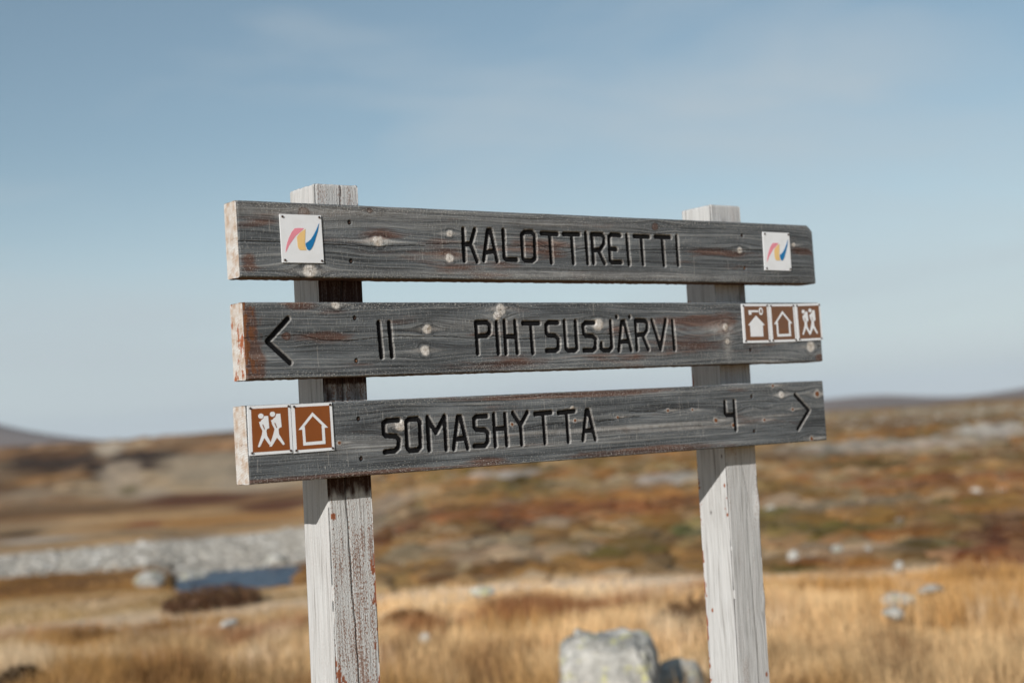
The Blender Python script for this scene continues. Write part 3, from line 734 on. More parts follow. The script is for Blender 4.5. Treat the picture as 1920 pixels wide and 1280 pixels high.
def seg_dist(U, V, pts):
    """distance from grid points to a polyline; U,V in mm"""
    D = np.full(U.shape, 1e9)
    for (x0, y0), (x1, y1) in zip(pts[:-1], pts[1:]):
        dx, dy = x1-x0, y1-y0; L = dx*dx+dy*dy+1e-9
        t = np.clip(((U-x0)*dx+(V-y0)*dy)/L, 0, 1)
        D = np.minimum(D, np.hypot(U-x0-t*dx, V-y0-t*dy))
    return D
def board_mesh(bi):
    l, r, z0, h = BOARDS[bi]; L = (r-l)*1000; H = h*1000
    nu = 1360; nv = 128
    u = np.linspace(0, L, nu); v = np.linspace(0, H, nv)
    U, V = np.meshgrid(u, v, indexing='ij')
    # ---- grain warp
    G = V.copy()+[12, 15, 9][bi]*(fbm(U/460, V/55, 400+bi, 3)-.5)+[5, 6, 3.5][bi]*(fbm(U/120, V/30, 420+bi, 3)-.5)
    rs = np.random.default_rng(60+bi)
    for (ku, kv, kr, kt) in KNOTS[bi]:
        R = kr*1.25; s = 2.6
        du = (U-ku)/s; dv = V-kv
        q = du*du+dv*dv
        G = G-dv*R*R*1.5/(q+R*R*.9)*np.exp(-q/(R*R*14))
    arches = {0: [(775, 70, 55, 17)], 1: [(1195, 74, 90, 22)], 2: [(1270, 82, 62, 15), (1395, 86, 34, 9)]}[bi]
    for (au, av, aw, ah) in arches:     # cathedral figure: closed ovals of grain
        q = ((U-au)/aw)**2+((V-av)/ah)**2
        G = G+ah*.9*np.exp(-q)*1.2
    depth = np.zeros_like(U)            # into the board, mm
    groove = np.zeros_like(U)
    wob = .45*(fbm(U/2.5, V/2.5, 430+bi, 2)-.5)*2
    RAD, DEP = 5.9, 4.8
    D = np.full(U.shape, 99.)
    for pts in STROKES[bi]:
        P = np.array(pts); m_ = 10
        i0, i1 = np.searchsorted(u, P[:, 0].min()-m_), np.searchsorted(u, P[:, 0].max()+m_)
        j0, j1 = np.searchsorted(v, P[:, 1].min()-m_), np.searchsorted(v, P[:, 1].max()+m_)
        D[i0:i1, j0:j1] = np.minimum(D[i0:i1, j0:j1], seg_dist(U[i0:i1, j0:j1], V[i0:i1, j0:j1], pts)+(.6 if len(pts) == 2 and abs(pts[0][0]-pts[1][0]) < 1.2 and abs(pts[0][1]-pts[1][1]) < 1 else 0))
    D = D+wob
    depth += DEP*(1-sstep(RAD-.9, RAD+.55, D))
    groove = 1-sstep(RAD-1.0, RAD-.3, D)
    chip = ((D < RAD+.7) & (D > RAD-1.2))*.26
    crack = np.zeros_like(U)
    for pts in CRACKS[bi]:
        dd = seg_dist(U, V+1.6*(fbm(U/14, V*0, 450+bi, 3)-.5)*2, pts)
        wv = .25+.75*fbm(U/60, V*0, 455+bi, 2)
        crack = np.maximum(crack, 1-sstep(wv*.5, wv*.5+.75, dd))
    depth += 2.2*crack
    # short drying checks along the grain
    for k in range(60):
        cu, cv_, cl = rs.uniform(0, L), rs.uniform(6, H-6), rs.uniform(20, 110)
        i0, i1 = np.searchsorted(u, cu), np.searchsorted(u, min(L, cu+cl))
        if i1-i0 < 4: continue
        gv = np.interp(cv_, v, G[i0]);
        t = np.linspace(0, 1, i1-i0)[:, None]
        c = (1-sstep(.15, .75, np.abs(G[i0:i1]-gv)))*np.sin(np.pi*t)**.6*rs.uniform(.35, .8)
        crack[i0:i1] = np.maximum(crack[i0:i1], c); depth[i0:i1] += .8*c
    knot = np.zeros_like(U); core = np.zeros_like(U); stain = np.zeros_like(U)
    for (ku, kv, kr, kt) in KNOTS[bi]:
        kr = kr*1.2
        el = 1.15
        ang = np.arctan2(V-kv, U-ku)
        d = np.hypot((U-ku)/el, V-kv)*(1+.22*(fbm(ang*1.3+20, ang*0+ku, 460, 3)-.5)*2)
        if kt == 0:
            knot = np.maximum(knot, (1-sstep(kr*.6, kr*1.05, d))*(.62+.5*fbm((U-ku)/2.2+9, (V-kv)/2.2, 463, 2))); crack = np.maximum(crack, .38*(d < kr*.95)*(1-sstep(.15, .5, np.abs(((d+.6*wob) % 2.7)-1.3)))); core = np.maximum(core, (1-sstep(.5, 2.2, d*(.7+.8*fbm(ang*1.1, ang*0+kv, 466, 2))))*.6); crack = np.maximum(crack, .5*(1-sstep(.4, 2.0, np.abs(d-kr*1.35)))*(np.abs(V-kv) > kr*.6))
            pass
            knot = np.maximum(knot, .30*np.exp(-((U-ku)/(kr*3.0))**2-((V-kv)/(kr*.35))**2)*(.3+1.2*fbm(U/30, G/1.6, 468, 2)))
            depth -= .9*(1-sstep(kr*.3, kr*1.2, d))
        elif kt == 1:
            knot = np.maximum(knot, (1-sstep(kr*.6, kr*1.2, d))*.45); core = np.maximum(core, 1-sstep(kr*.42, kr*.66, d))
            knot = np.maximum(knot, .38*np.exp(-((U-ku-kr*2)/(kr*4))**2-((V-kv)/(kr*.4))**2)); depth -= .5*(1-sstep(kr*.3, kr*1.3, d))
        else:
            stain = np.maximum(stain, (1-sstep(kr*.6, kr*1.5, d))*.9); crack = np.maximum(crack, (1-sstep(.2, 1.2, np.abs(d-kr)))*.7)
    for (su, sv, _) in SCREWS[bi]:      # countersunk screw holes
        d = np.hypot(U-su, V-sv)
        depth += 4.5*(1-sstep(4.0, 5.4, d)); crack = np.maximum(crack, (1-sstep(4.0, 5.2, d))*.9)
    if bi == 0: st = [(330, 95, 70, 16, .8), (60, 110, 60, 18, .4), (200, 80, 60, 12, .3), (560, 20, 160, 18, .6), (720, 70, 130, 25, .6), (1240, 72, 120, 10, .9), (1560, 80, 40, 10, .9), (1380, 60, 80, 30, .2), (455, 60, 80, 20, .5), (20, 30, 18, 22, .9)]
    elif bi == 1: st = [(10, 95, 14, 35, 2.6), (14, 25, 22, 40, 2.4), (120, 140, 50, 10, 1.0), (190, 130, 60, 16, .5), (180, 80, 70, 8, .8), (560, 80, 60, 6, .7), (600, 15, 260, 12, .5), (1180, 100, 90, 22, 1.0), (1180, 50, 120, 22, 1.0), (1270, 100, 40, 30, .9), (880, 25, 250, 16, .3), (1595, 8, 16, 10, 1.6), (930, 85, 40, 20, .5)]
    else: st = [(760, 140, 260, 6, 1.3), (560, 8, 60, 14, .7), (990, 10, 220, 10, .9), (340, 95, 30, 12, .8), (180, 5, 300, 4, 1.2), (1330, 60, 120, 20, .2)]
    for (a, b, c, d, s) in st: stain = np.maximum(stain, s*np.exp(-((U-a)/c)**2-((V-b)/d)**2))
    if bi == 1: core = np.maximum(core, .95*(fbm(U/7, V/16, 480, 4, .6)+.36*np.exp(-((U-2)/13.0)**2)*(.35+.65*sstep(90, 118, 147-abs(V-70))) > .66)*np.exp(-((U-2)/26.0)**2))
    # silvery and darker stretches along the length, different on each board
    for (a_, b_, c_, d_, s_) in {0: [(180, 130, 260, 12, .22), (900, 12, 500, 10, .16), (760, 125, 260, 12, .12)], 1: [(1250, 85, 60, 14, .25), (1275, 60, 12, 40, .35), (600, 100, 200, 14, .12)], 2: [(960, 62, 330, 5, .34), (1120, 52, 220, 4, .30), (1420, 68, 70, 2.5, .35), (250, 60, 160, 14, .14), (560, 36, 300, 5, .15)]}[bi]:
        knot = np.maximum(knot, s_*np.exp(-((U-a_)/c_)**2-((V-b_)/d_)**2)*(.4+1.1*fbm(U/60, G/2.2, 477+bi, 3)))
    if bi == 2:
        for (a_, b_, c_, d_) in ((1268, 84, 60, 13), (1392, 88, 26, 6)):      # dark ovals of cathedral grain
            e_ = np.hypot((U-a_)/c_, (V-b_)/d_); crack = np.maximum(crack, .30*(1-sstep(.3, 1.05, e_))*(.6+.8*fbm(U/25, G/1.2, 479, 2)))
    edge = np.minimum(np.minimum(V, H-V), 200)
    fuzz = np.clip(1-edge/26.0, 0, 1)+.35*(fbm(U/90, V/16, 490+bi, 3) > .56)
    knot = np.maximum(knot, chip)
    # vertical pale scratches
    for k in range(14):
        su, sv, sl = rs.uniform(0, L), rs.uniform(10, H-30), rs.uniform(12, 55)
        sl2 = rs.uniform(-.06, .06)
        i0 = max(0, np.searchsorted(u, su-6)); i1 = np.searchsorted(u, su+6)
        dd = np.abs(U[i0:i1]-su-(V[i0:i1]-sv)*sl2)
        knot[i0:i1] = np.maximum(knot[i0:i1], .3*(1-sstep(.2, 1.0, dd))*((V[i0:i1] > sv) & (V[i0:i1] < sv+sl)))
    # edge rounding and small losses along the arrises
    rnd = 3.0+1.6*(fbm(U/30, V*0, 500+bi, 3)-.5)*2
    e2 = np.minimum(np.minimum(U, L-U), 50)
    for e_ in (edge, e2):
        t = np.clip(rnd-e_, 0, None); depth += rnd-np.sqrt(np.clip(rnd*rnd-t*t, 0, None))
    depth += .25*(G % 3.4 < .8)*(fbm(U/40, V/9, 505, 2) > .4)
    X = l+U/1000; Z = z0+V/1000
    if bi == 0:                         # the top right corner is broken off at a slant
        lim = H-np.clip((U-(L-19))/19, 0, 1)**1.2*16-1.2*(fbm(U/4, V*0, 9, 2)-.5)*np.clip((U-(L-40))/20, 0, 1)
        Z = z0+(V*lim/H)/1000
    Y = -TB+depth/1000
    front = np.stack([X, Y, Z], -1)
    # top, back, bottom skirts share the rim of the front face
    def skirt(zrim, sgn):
        return None
    tops = [(-TB*.75, -.0), (-TB*.4, 0), (-.0025, 0), (.0, -.0025)]
    rows = [front]
    top = []
    for (yy, dz) in tops: top.append(np.stack([X[:, -1], np.full(nu, yy), Z[:, -1]+dz+.0006*(vnoise(u/9, u*0+yy*900, 3)-.5)*2], -1))
    bot = []
    zb_ = Z[:, 0]
    for (yy, dz) in [(0, .0025), (-.0025, 0), (-TB*.4, 0), (-TB*.75, 0)]: bot.append(np.stack([X[:, 0], np.full(nu, yy), zb_-dz*(-1)+.0008*(vnoise(u/9, u*0+yy*700, 4)-.5)*2], -1))
    ring = np.concatenate([front, np.stack(top, 1), np.stack(bot, 1)], 1)      # nu, m, 3
    mcount = ring.shape[1]
    gr = np.stack([U/1000+bi*7.1, G/1000+bi*3.3, V/1000+bi*5.7], -1)
    ex = np.zeros((nu, mcount-nv, 3)); kk = np.arange(mcount-nv)
    ex[..., 0] = (u/1000+bi*7.1)[:, None]; ex[..., 1] = bi*3.3+.16+kk*.013; ex[..., 2] = bi*5.7+.16+kk*.013
    gr = np.concatenate([gr, ex], 1)
    mk = np.stack([groove, np.clip(knot, 0, 1), np.clip(stain, 0, 1), np.ones_like(U)], -1)
    mk2 = np.stack([np.clip(fuzz, 0, 1), np.clip(crack, 0, 1), np.clip(core, 0, 1), np.ones_like(U)], -1)
    ez = np.zeros((nu, mcount-nv, 4)); ez[..., 3] = 1; ez[..., 2] = 1.0
    ez2 = np.zeros((nu, mcount-nv, 4)); ez2[..., 3] = 1
    mk = np.concatenate([mk, ez], 1); mk2 = np.concatenate([mk2, ez2], 1)
    ii = np.arange(nu*mcount).reshape(nu, mcount); jj = np.roll(ii, -1, 1)
    F = np.stack([ii[:-1], ii[1:], jj[1:], jj[:-1]], -1).reshape(-1, 4)
    mi = np.zeros(len(F), dtype=int)
    verts = ring.reshape(-1, 3)
    # end caps: concentric rings closing on the middle of the end
    capV = []; capF = []; base = len(verts); at1 = []; 
    for side, i in ((-1, 0), (1, nu-1)):
        rim = ring[i]; c = rim.mean(0); c[1] = -TB/2; prev = ii[i]
        for k, t in enumerate((.97, .7, .35, .02)):
            p_ = c+(rim-c)*t; p_[:, 0] = rim.mean(0)[0]-(0.0 if k else .0)
            p_[:, 0] = (l if side < 0 else r)+(0 if k == 0 else side*.0006*(vnoise(p_[:, 1]*400, p_[:, 2]*300, 5)-.5))
            cur = base+np.arange(mcount); base += mcount
            capV.append(p_)
            a, b = prev, np.roll(prev, -1); c2, d2 = cur, np.roll(cur, -1)
            capF.append(np.stack([a, b, d2, c2] if side > 0 else [a, c2, d2, b], -1)); prev = cur
    nc = sum(len(c) for c in capV)
    verts = np.concatenate([verts]+capV); F = np.concatenate([F]+capF); mi = np.concatenate([mi, np.ones(sum(len(c) for c in capF), dtype=int)])
    pad = lambda A_, k: np.concatenate([A_.reshape(-1, k), np.zeros((nc, k))])
    verts = verts-np.array([l, 0, z0])
    me = mesh_np('signboard', verts, F, [M_board, M_end_paint if bi == 1 else M_end], True,
                 {'grain': ('FLOAT_VECTOR', pad(gr, 3)), 'mask': ('FLOAT_COLOR', pad(mk, 4)), 'mask2': ('FLOAT_COLOR', pad(mk2, 4))}, mi)
    # flip if inside out: checked once on a front face normal
    return me

# posts: pale weathered timber with remains of red brown paint
def wood_post():
    m = NT('weathered_post')
    g = m.attr('grain').outputs['Vector']; ma = m.attr('mask')
    sp = m.new('ShaderNodeSeparateColor'); m.link(ma.outputs['Color'], sp.inputs[0])
    crack, paint, dark = sp.outputs[0], sp.outputs[1], sp.outputs[2]
    rough = m.attr('bare').outputs['Fac']
    def nz(k, det=3, ro=.6, off=None): return m.noise(m.vmul(g, k), 1, det, ro)
    fine = nz((340, 1, 9)); band = nz((95, 1, 3.0), 3, .6); blot = nz((22, 1, 9), 4, .6); gritty = nz((420, 1, 190), 3, .7)
    col = m.ramp(m.math('ADD', m.math('MULTIPLY', fine, .5), m.math('MULTIPLY', band, .5)), [(.35, (.20, .19, .18)), (.42, (.38, .375, .365)), (.50, (.49, .495, .49)), (.62, (.56, .565, .56))])
    # worn face: pinkish brown wood between flakes of grey white
    fl = m.math('ADD', m.math('MULTIPLY', band, .36), m.math('MULTIPLY', gritty, .52)); fl = m.math('ADD', fl, m.math('MULTIPLY', blot, .24))
    worn = m.mix(m.rng(fl, .565, .615), (.54, .545, .535), (.24, .14, .10))
    worn = m.mix(m.rng(fine, .57, .66, 0, .8), worn, (.12, .07, .05))
    col = m.mix(rough, col, worn)
    # dark protected wood under and between the boards, deepened with painted shade
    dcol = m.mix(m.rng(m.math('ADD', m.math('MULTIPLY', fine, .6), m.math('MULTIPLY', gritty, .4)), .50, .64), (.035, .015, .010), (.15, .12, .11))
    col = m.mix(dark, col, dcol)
    col = m.mix(m.math('MULTIPLY', paint, 1), col, m.mix(m.rng(gritty, .3, .7), (.20, .062, .028), (.33, .12, .06)))
    col = m.mix(m.math('MULTIPLY', crack, .95), col, (.015, .012, .010))
    m.link(col, m.b.inputs['Base Color']); m.b.inputs['Roughness'].default_value = .85
    h = m.math('ADD', m.math('MULTIPLY', fine, .7), m.math('MULTIPLY', m.math('MULTIPLY', gritty, rough), .8))
    h = m.math('ADD', h, m.math('MULTIPLY', band, .5))
    m.link(m.bump(h, .8, .0035), m.b.inputs['Normal'])
    return m.m
M_post = wood_post()
def post_mesh(pi, x0, top):
    H = (top+.55); n = 900
    zz = np.concatenate([np.linspace(-.55, .6, 60)[:-1], np.linspace(.6, top, n)])
    nf = 46
    s = np.linspace(0, PW, nf)
    per = []   # (face, s, x, y, nx, ny) going front, right, back, left
    for f, (sx_, sy_, dx_, dy_, nx_, ny_) in enumerate(((0, 0, 1, 0, 0, -1), (PW, 0, 0, 1, 1, 0), (PW, PW, -1, 0, 0, 1), (0, PW, 0, -1, -1, 0))):
        k = nf if f in (0, 3) else 12
        ss = np.linspace(0, PW, k, endpoint=False)
        for q in ss: per.append((f, q, sx_+dx_*q, sy_+dy_*q, nx_, ny_))
    per = np.array(per); mcount = len(per)
    Zg, Sg = np.meshgrid(zz, per[:, 1], indexing='ij'); Fg = np.broadcast_to(per[:, 0], Zg.shape)
    edge = np.minimum(Sg, PW-Sg)*1000
    dep = np.zeros_like(Zg)
    rr_ = 2.6+.7*(fbm(Zg*22, Fg*3.7, 520+pi, 3)-.5)*2
    t = np.clip(rr_-edge, 0, None); dep += (rr_-np.sqrt(np.clip(rr_**2-t**2, 0, None)))
    crack = np.zeros_like(Zg); paint = np.zeros_like(Zg); dark = np.zeros_like(Zg); bare = np.zeros_like(Zg)
    F0 = Fg == 0; F3 = Fg == 3
    S1 = Sg*1000
    if pi == 0:
        cx = np.interp(zz, [0.3, .95, 1.15, 1.3, 1.5, 1.72, 1.9, 2.14], [57, 58, 52, 46, 40, 45, 50, 61])[:, None]+2.0*(fbm(zz*16, zz*0, 530, 3)-.5)[:, None]*2
        wv = np.interp(zz, [.3, 1.05, 1.25, 1.45, 1.7, 2.0, 2.14], [1.8, 2.0, 1.6, 1.7, 1.1, 1.0, 1.4])[:, None]
        d = np.abs(S1-cx)
        crack = np.where(F0, 1-sstep(wv*.35, wv*.35+1.3, d), 0)
        bare = np.where(F0, .92, .12)
        bare = np.where(F0 & (Zg > 2.05), .62, bare)
        # red brown paint left at the arrises and in patches
        pn = fbm(Sg*150, Zg*45, 540, 4, .6)
        pe = np.where(F0, .50*np.exp(-(PW-Sg)*1000/5.0)*sstep(1.5, 1.36, Zg)+.30*np.exp(-S1/5.0)*sstep(1.25, 1.16, Zg)*sstep(.95, 1.08, Zg), 0)
        for (ps, pz, pw_, ph_, st) in ((12, 1.135, 14, .022, .33), (13, 1.10, 9, .02, .3), (8, 1.155, 6, .04, .34), (95, .98, 12, .10, .2), (88, 1.0, 10, .05, .12), (100, 1.11, 6, .12, .34), (7, 1.465, 5, .01, .6), (70, 1.10, 18, .12, .08)):
            pe = np.maximum(pe, np.where(F0, st*np.exp(-((S1-ps)/pw_)**2-((Zg-pz)/ph_)**2), 0))
        paint = sstep(.735, .77, pn+pe)*(pe > .04)
        pl = np.where(F3, .5*np.exp(-((S1-48)/1.4)**2-((Zg-1.225)/.012)**2), 0); paint = np.maximum(paint, sstep(.74, .80, pn*.6+.2+pl))
        # stain sheltered by the boards, coloured darker to carry their shade
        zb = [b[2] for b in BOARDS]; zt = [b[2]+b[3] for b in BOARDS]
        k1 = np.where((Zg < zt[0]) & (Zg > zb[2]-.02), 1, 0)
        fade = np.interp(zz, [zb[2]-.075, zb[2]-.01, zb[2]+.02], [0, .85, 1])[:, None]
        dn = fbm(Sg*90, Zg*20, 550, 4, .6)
        shelter_shade = np.interp(zz, [zb[2]-.06, zb[2]-.03, zb[2], zt[2]+.0, zt[2]+.035, zb[1]-.005, zt[1]+.02, zb[0], zt[0]-.01, zt[0]+.01], [0, .62, .95, .45, .50, 1, .85, 1, 1, 0])[:, None]
        dark = np.where(F0, sstep(.28, .75, shelter_shade*1.0+.35*(dn-.5)*2*(shelter_shade > 0.02)), 0)
    else:
        d = np.abs(S1-(30+8*(fbm(Zg*6, Zg*0, 560, 2)-.5)))
        bare = np.where(F0, .12+.35*sstep(.55, .7, fbm(Sg*40, Zg*7, 565, 3)), .03)
        pn = fbm(Sg*150, Zg*60, 570, 4, .6)
        pe = np.where(F3, .62*np.exp(-S1/5.0)*(.5+.5*(fbm(Zg*30, Zg*0, 577, 2) > .5)), 0)       # arris far edge of the left face
        paint = sstep(.76, .80, pn+pe)*(pe > .04)
        for (f, ps, pz, rr0) in ((3, 92, 1.45, 3.2), (3, 96, 1.38, 3.2), (3, 90, 1.395, 1.6), (3, 25, 1.15, 3.5), (3, 85, .92, 3.0), (0, 92, .99, 4), (3, 98, .90, 3), (3, 97, 1.42, 1.6)):
            paint = np.maximum(paint, np.where(Fg == f, 1-sstep(rr0*.7, rr0*1.2, np.hypot(S1-ps, (Zg-pz)*620)), 0))
        # grain lines sweeping round a knot at the right arris
        c1 = np.interp(zz, [.8, 1.1, 1.25, 1.36, 1.42, 1.5], [62, 66, 60, 57, 66, 52])[:, None]
        crack = np.where(F0, (1-sstep(.3, 1.6, np.abs(S1-c1-3*(fbm(Zg*14, Zg*0, 575, 2)-.5))))*.55*(zz < 1.5)[:, None], 0)
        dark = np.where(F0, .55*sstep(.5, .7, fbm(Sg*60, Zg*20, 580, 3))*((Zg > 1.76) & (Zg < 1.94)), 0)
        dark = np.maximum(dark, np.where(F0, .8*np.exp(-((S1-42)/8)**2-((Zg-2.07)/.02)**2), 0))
        for (f, ps, pz) in ((3, 40, 1.385), (3, 50, .93), (3, 88, 1.52)):
            crack = np.maximum(crack, np.where(Fg == f, .8*(1-sstep(1.2, 3.5, np.hypot(S1-ps, (Zg-pz)*500))), 0))
        dep -= np.where(F0, 4.5*np.exp(-((PW*1000-S1)/14)**2-((Zg-1.40)/.03)**2), 0)+np.where(F0, 3*np.exp(-((PW*1000-S1)/10)**2-((Zg-1.17)/.02)**2), 0)
    dep += 2.6*crack*(1 if pi == 0 else .5)+.25*(fbm(Sg*300, Zg*9, 590+pi, 3)-.5)*2*np.where(F0, 1.5, .6)
    X = x0+per[:, 2][None]-per[:, 4][None]*dep/1000+LEAN*(Zg-1.4-Z0)
    Y = per[:, 3][None]-per[:, 5][None]*dep/1000
    # weathered top: rounded arris and a slightly uneven cut
    topd = np.clip((Zg-(top-.004))/.004, 0, 1)
    cxm = x0+PW/2+LEAN*(Zg-1.6)
    X = X+(cxm-X)*.05*topd**2; Y = Y+(PW/2-Y)*.05*topd**2
    Zs = Zg+np.where(Zg > top-.02, .0022*(fbm(Sg*120, Fg*3.1, 600+pi, 3)-.5)*2*(Zg-(top-.02))/.02, 0)
    verts = np.stack([X, Y, Zs], -1)
    nz_ = len(zz); ii = np.arange(nz_*mcount).reshape(nz_, mcount); jj = np.roll(ii, -1, 1)
    F = np.stack([ii[:-1], jj[:-1], jj[1:], ii[1:]], -1).reshape(-1, 4)
    rim = verts[-1]; c = rim.mean(0); capV = []; capF = []; prev = ii[-1]; base = nz_*mcount
    for t in (.9, .5, .02):
        p_ = c+(rim-c)*t; p_[:, 2] = c[2]+.001; cur = base+np.arange(mcount); base += mcount; capV.append(p_)
        capF.append(np.stack([prev, np.roll(prev, -1), np.roll(cur, -1), cur], -1)); prev = cur
    nc = 3*mcount
    Sw = Sg+.010*(fbm(Sg*9+Fg*5, Zg*2.2, 610+pi, 3)-.5)*2
    for (f, ks, kz, kr) in ([(0, .093, 1.415, .017), (0, .095, 1.165, .012), (3, .045, 1.385, .006), (0, .06, .93, .008)] if pi else [(3, .022, 1.10, .010), (0, .018, 1.13, .009), (0, .08, .99, .010)]):
        du = (Zg-kz)/3.2; dv = Sg-ks; q = du*du+dv*dv
        Sw = Sw-np.where(Fg == f, dv*kr*kr*1.6/(q+kr*kr*.7)*np.exp(-q/(kr*kr*10)), 0)
    gr = np.stack([Sw+Fg*.31+pi*3.3, np.zeros_like(Sg), Zg+pi*9.0], -1).reshape(-1, 3)
    capg = np.concatenate([np.stack([q[:, 0]*.6, q[:, 0]*0, q[:, 1]*8], -1) for q in capV])
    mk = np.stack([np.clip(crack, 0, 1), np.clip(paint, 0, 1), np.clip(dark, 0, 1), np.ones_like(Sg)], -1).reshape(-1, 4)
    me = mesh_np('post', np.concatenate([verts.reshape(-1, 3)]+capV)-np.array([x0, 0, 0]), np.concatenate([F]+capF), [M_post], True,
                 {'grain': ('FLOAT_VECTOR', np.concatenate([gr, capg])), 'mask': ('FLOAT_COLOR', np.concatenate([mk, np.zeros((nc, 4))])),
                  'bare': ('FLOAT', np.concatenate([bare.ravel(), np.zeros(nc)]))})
    return me
sign = bpy.data.objects.new('signpost', None); COL.objects.link(sign); sign.empty_display_size = .2
tag(sign, 'weathered wooden trail signpost of two posts and three carved boards', 'signpost')
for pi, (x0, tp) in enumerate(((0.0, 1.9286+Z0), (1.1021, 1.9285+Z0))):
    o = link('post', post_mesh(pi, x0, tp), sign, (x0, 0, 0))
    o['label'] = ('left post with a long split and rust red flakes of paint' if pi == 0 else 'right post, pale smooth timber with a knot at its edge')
BLAB = ['top board, carved KALOTTIREITTI', 'middle board, carved with a left arrow, 11 and PIHTSUSJÄRVI', 'bottom board, carved SOMASHYTTA, 4 and a right arrow']
board_objs = []
for bi in range(3):
    l, r, z0, h = BOARDS[bi]
    o = link('signboard', board_mesh(bi), sign, (l, 0, z0)); o['label'] = BLAB[bi]
    board_objs.append(o)

# screws sunk in the boards
def flat_mat(name, c, rough=.5, metal=0.0, dirt=None, sc=60):
    m = NT(name); tcn = m.new('ShaderNodeTexCoord')
    n = m.noise(tcn.outputs['Object'], sc, 4, .6)
    d = dirt or tuple(q*.85 for q in c)
    m.link(m.mix(m.rng(n, .45, .7, 0, .5), c, d), m.b.inputs['Base Color'])
    m.b.inputs['Roughness'].default_value = rough; m.b.inputs['Metallic'].default_value = metal
    return m.m
M_screw = flat_mat('rusty_steel', (.055, .045, .04), .55, .6, (.16, .06, .03), 300)
M_brass = flat_mat('copper_screw', (.28, .14, .08), .5, .5, (.10, .05, .03), 300)
M_white = flat_mat('white_enamel', (.74, .76, .78), .38, 0, (.66, .67, .67), 40)
M_brown = flat_mat('brown_sign_paint', (.235, .072, .018), .4, 0, (.20, .06, .016), 40)
M_brown2 = flat_mat('faded_brown_sign_paint', (.165, .085, .05), .4, 0, (.22, .085, .03), 40)
M_pink = flat_mat('pink_print', (.76, .27, .33), .4); M_yel = flat_mat('yellow_print', (.78, .53, .22), .4); M_blue = flat_mat('blue_print', (.012, .17, .40), .4)
import bmesh
def disc_mesh(name, rr0, hh, mat, seg=16, slot=True):
    bm = bmesh.new()
    prof = [(rr0, 0), (rr0*.92, -hh*.6), (rr0*.6, -hh)]
    rows = [[bm.verts.new((math.cos(2*math.pi*k/seg)*q, y, math.sin(2*math.pi*k/seg)*q)) for k in range(seg)] for q, y in prof]
    for a, b in zip(rows[:-1], rows[1:]):
        for k in range(seg): bm.faces.new((a[k], a[(k+1) % seg], b[(k+1) % seg], b[k]))
    if slot:
        c = bm.verts.new((0, -hh*.35, 0))
        for k in range(seg): bm.faces.new((rows[-1][k], rows[-1][(k+1) % seg], c))
    else: bm.faces.new(rows[-1])
    bmesh.ops.recalc_face_normals(bm, faces=bm.faces)
    me = bpy.data.meshes.new(name); bm.to_mesh(me); bm.free(); me.materials.append(mat)
    return me
me_scr = disc_mesh('screw', .0034, .0016, M_screw); me_scr2 = disc_mesh('screw', .0034, .0016, M_brass)
me_nail = disc_mesh('nail', .0024, .0018, M_screw, 12, False)
for bi in range(3):
    for k, (su, sv, _) in enumerate(SCREWS[bi]):
        link('screw', me_scr2 if (bi, k) in ((0, 3), (1, 1)) else me_scr, board_objs[bi], (su/1000, -TB+.0036, sv/1000))
# enamel plates nailed to the boards, with their flat print
def plate(bi, quad, layers, label, th=.0022):
    """quad: board mm, TL TR BR BL. layers: (material, polygons in 0..1 plate units)"""
    Q = [Vector((q[0]/1000, 0, q[1]/1000)) for q in quad]
    def P(u, v): return (Q[3]*(1-u)+Q[2]*u)*(1-v)+(Q[0]*(1-u)+Q[1]*u)*v
    y0 = -TB-.0004; y1 = y0-th
    bm = bmesh.new(); mats = [M_white]
    def poly(pts, ya, yb, mi_):
        a = sum(pts[i][0]*pts[(i+1) % len(pts)][1]-pts[(i+1) % len(pts)][0]*pts[i][1] for i in range(len(pts)))
        if a < 0: pts = pts[::-1]
        f = [bm.verts.new((P(*p).x, yb, P(*p).z)) for p in pts]
        b = [bm.verts.new((P(*p).x, ya, P(*p).z)) for p in pts]
        fc = bm.faces.new(f); fc.material_index = mi_
        for i in range(len(pts)):
            j = (i+1) % len(pts)
            q = bm.faces.new((f[j], f[i], b[i], b[j])); q.material_index = mi_
        if ya == y0:
            q = bm.faces.new(b[::-1]); q.material_index = mi_
    poly([(0, 0), (1, 0), (1, 1), (0, 1)], y0, y1, 0)
    y = y1
    for (mt, pols) in layers:
        if mt not in mats: mats.append(mt)
        k = mats.index(mt)
        for pl in pols:
            poly(pl, y, y-.00022, k); y -= .00006
        y -= .00022
    me = bpy.data.meshes.new('plate'); 
    bm.normal_update()
    bmesh.ops.triangulate(bm, faces=[f for f in bm.faces if len(f.verts) > 4])
    bm.to_mesh(me); bm.free()
    for mt in mats: me.materials.append(mt)
    o = link('symbol_plate', me, board_objs[bi]); o['label'] = label
    for (u_, v_) in ((.06, .95), (.95, .955), (.95, .045), (.06, .05)):
        c = P(u_, v_)
        link('nail', me_nail, board_objs[bi], (c.x, y1-.0002-.0004, c.z))
    return o
def circ(cx, cy, r_, n=20, rx=None): return [(cx+math.cos(2*math.pi*k/n)*(rx or r_), cy+math.sin(2*math.pi*k/n)*r_) for k in range(n)]
FIELD = [(.078, .06), (.935, .06), (.935, .94), (.078, .94)]
H1 = [(.25, .665), (.283, .675), (.318, .715), (.352, .735), (.372, .78), (.462, .78), (.477, .532), (.423, .516), (.406, .479), (.421, .377), (.50, .235), (.462, .19), (.353, .34), (.243, .163), (.196, .167), (.305, .416), (.319, .483), (.272, .58)]
H2 = [(.524, .689), (.56, .70), (.60, .735), (.632, .75), (.657, .813), (.748, .814), (.764, .54), (.716, .527), (.689, .499), (.696, .396), (.819, .192), (.779, .169), (.644, .331), (.516, .158), (.463, .159), (.577, .436), (.599, .503), (.55, .60)]
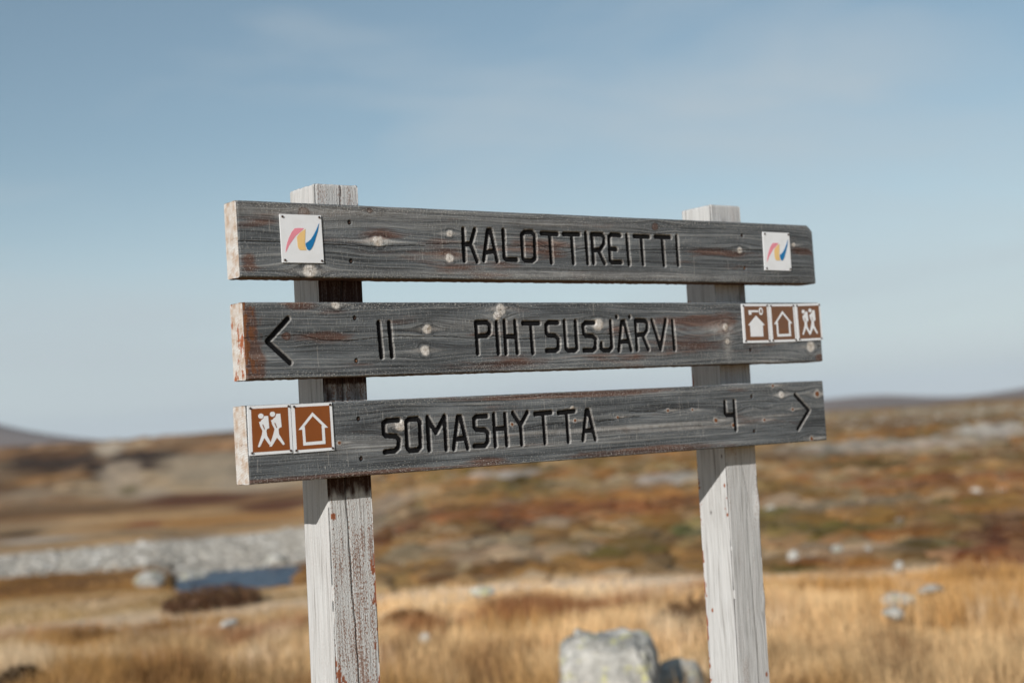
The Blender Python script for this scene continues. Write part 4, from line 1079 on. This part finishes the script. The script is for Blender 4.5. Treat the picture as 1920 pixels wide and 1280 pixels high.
HIK = [H1, H2, circ(.296, .785, .052, rx=.062), circ(.566, .81, .052, rx=.062)]
CUTS = [[(.318, .60), (.332, .62), (.372, .52), (.358, .51)], [(.60, .62), (.612, .64), (.652, .54), (.638, .53)]]
HOUSE_O = [(.503, .816), (.867, .483), (.782, .479), (.782, .144), (.24, .143), (.234, .471), (.143, .471)]
HOUSE_I = [(.503, .735), (.722, .533), (.706, .525), (.706, .213), (.302, .210), (.298, .52), (.284, .531)]
KEY = [[(.236, .835), (.60, .835), (.60, .785), (.344, .785), (.344, .72), (.245, .72)], circ(.70, .81, .10, rx=.078)]
KEYHOLE = [circ(.70, .81, .055, rx=.034)]
HUT = [(.505, .70), (.817, .452), (.74, .444), (.737, .158), (.26, .158), (.262, .444), (.188, .452)]
PINK = [(.341, .712), (.44, .722), (.572, .718), (.452, .623), (.36, .56), (.292, .481), (.22, .40), (.177, .345), (.135, .27), (.087, .205), (.10, .285), (.135, .40), (.186, .51), (.26, .63)]
YEL = [(.598, .702), (.588, .62), (.578, .53), (.563, .416), (.570, .33), (.592, .262), (.50, .262), (.435, .262), (.40, .29), (.384, .35), (.383, .413), (.378, .529), (.442, .605), (.53, .668)]
BLUE = [(.937, .835), (.893, .666), (.845, .555), (.80, .45), (.747, .345), (.70, .285), (.65, .255), (.61, .28), (.585, .34), (.576, .405), (.64, .44), (.71, .49), (.78, .575), (.86, .695)]
LOGO = [(M_pink, [PINK]), (M_yel, [YEL]), (M_blue, [BLUE])]
plate(0, [(88.8, 122.2), (180.7, 122.8), (181.6, 28.6), (89.5, 28.3)], LOGO, 'white plate with pink, yellow and blue ribbon mark at the left end of the top board', .0026)
plate(0, [(1421.7, 124.7), (1515.0, 124.5), (1513.6, 30.5), (1419.9, 31.0)], LOGO, 'white plate with pink, yellow and blue ribbon mark at the right end of the top board', .0026)
plate(1, [(1329.0, 143.4), (1420.6, 143.4), (1420.0, 49.3), (1328.4, 49.3)], [(M_brown2, [FIELD]), (M_white, [HUT]+KEY), (M_brown2, KEYHOLE)], 'brown plate with a key over a solid white hut')
plate(1, [(1423.2, 143.0), (1512.6, 143.4), (1513.2, 50.5), (1422.6, 49.6)], [(M_brown2, [FIELD]), (M_white, [HOUSE_O]), (M_brown2, [HOUSE_I])], 'brown plate with the white outline of a house, on the middle board')
plate(1, [(1515.6, 143.4), (1607.6, 145.4), (1607.4, 53.0), (1517.0, 51.0)], [(M_brown2, [FIELD]), (M_white, HIK), (M_brown2, CUTS)], 'brown plate with two white hikers at the right end of the middle board')
plate(2, [(1.8, 147.0), (93.6, 147.4), (93.4, 54.2), (.6, 53.6)], [(M_brown, [FIELD]), (M_white, HIK), (M_brown, CUTS)], 'brown plate with two white hikers at the left end of the bottom board')
plate(2, [(95.4, 146.4), (185.0, 147.0), (185.7, 54.1), (95.0, 53.0)], [(M_brown, [FIELD]), (M_white, [HOUSE_O]), (M_brown, [HOUSE_I])], 'brown plate with the white outline of a house, on the bottom board')
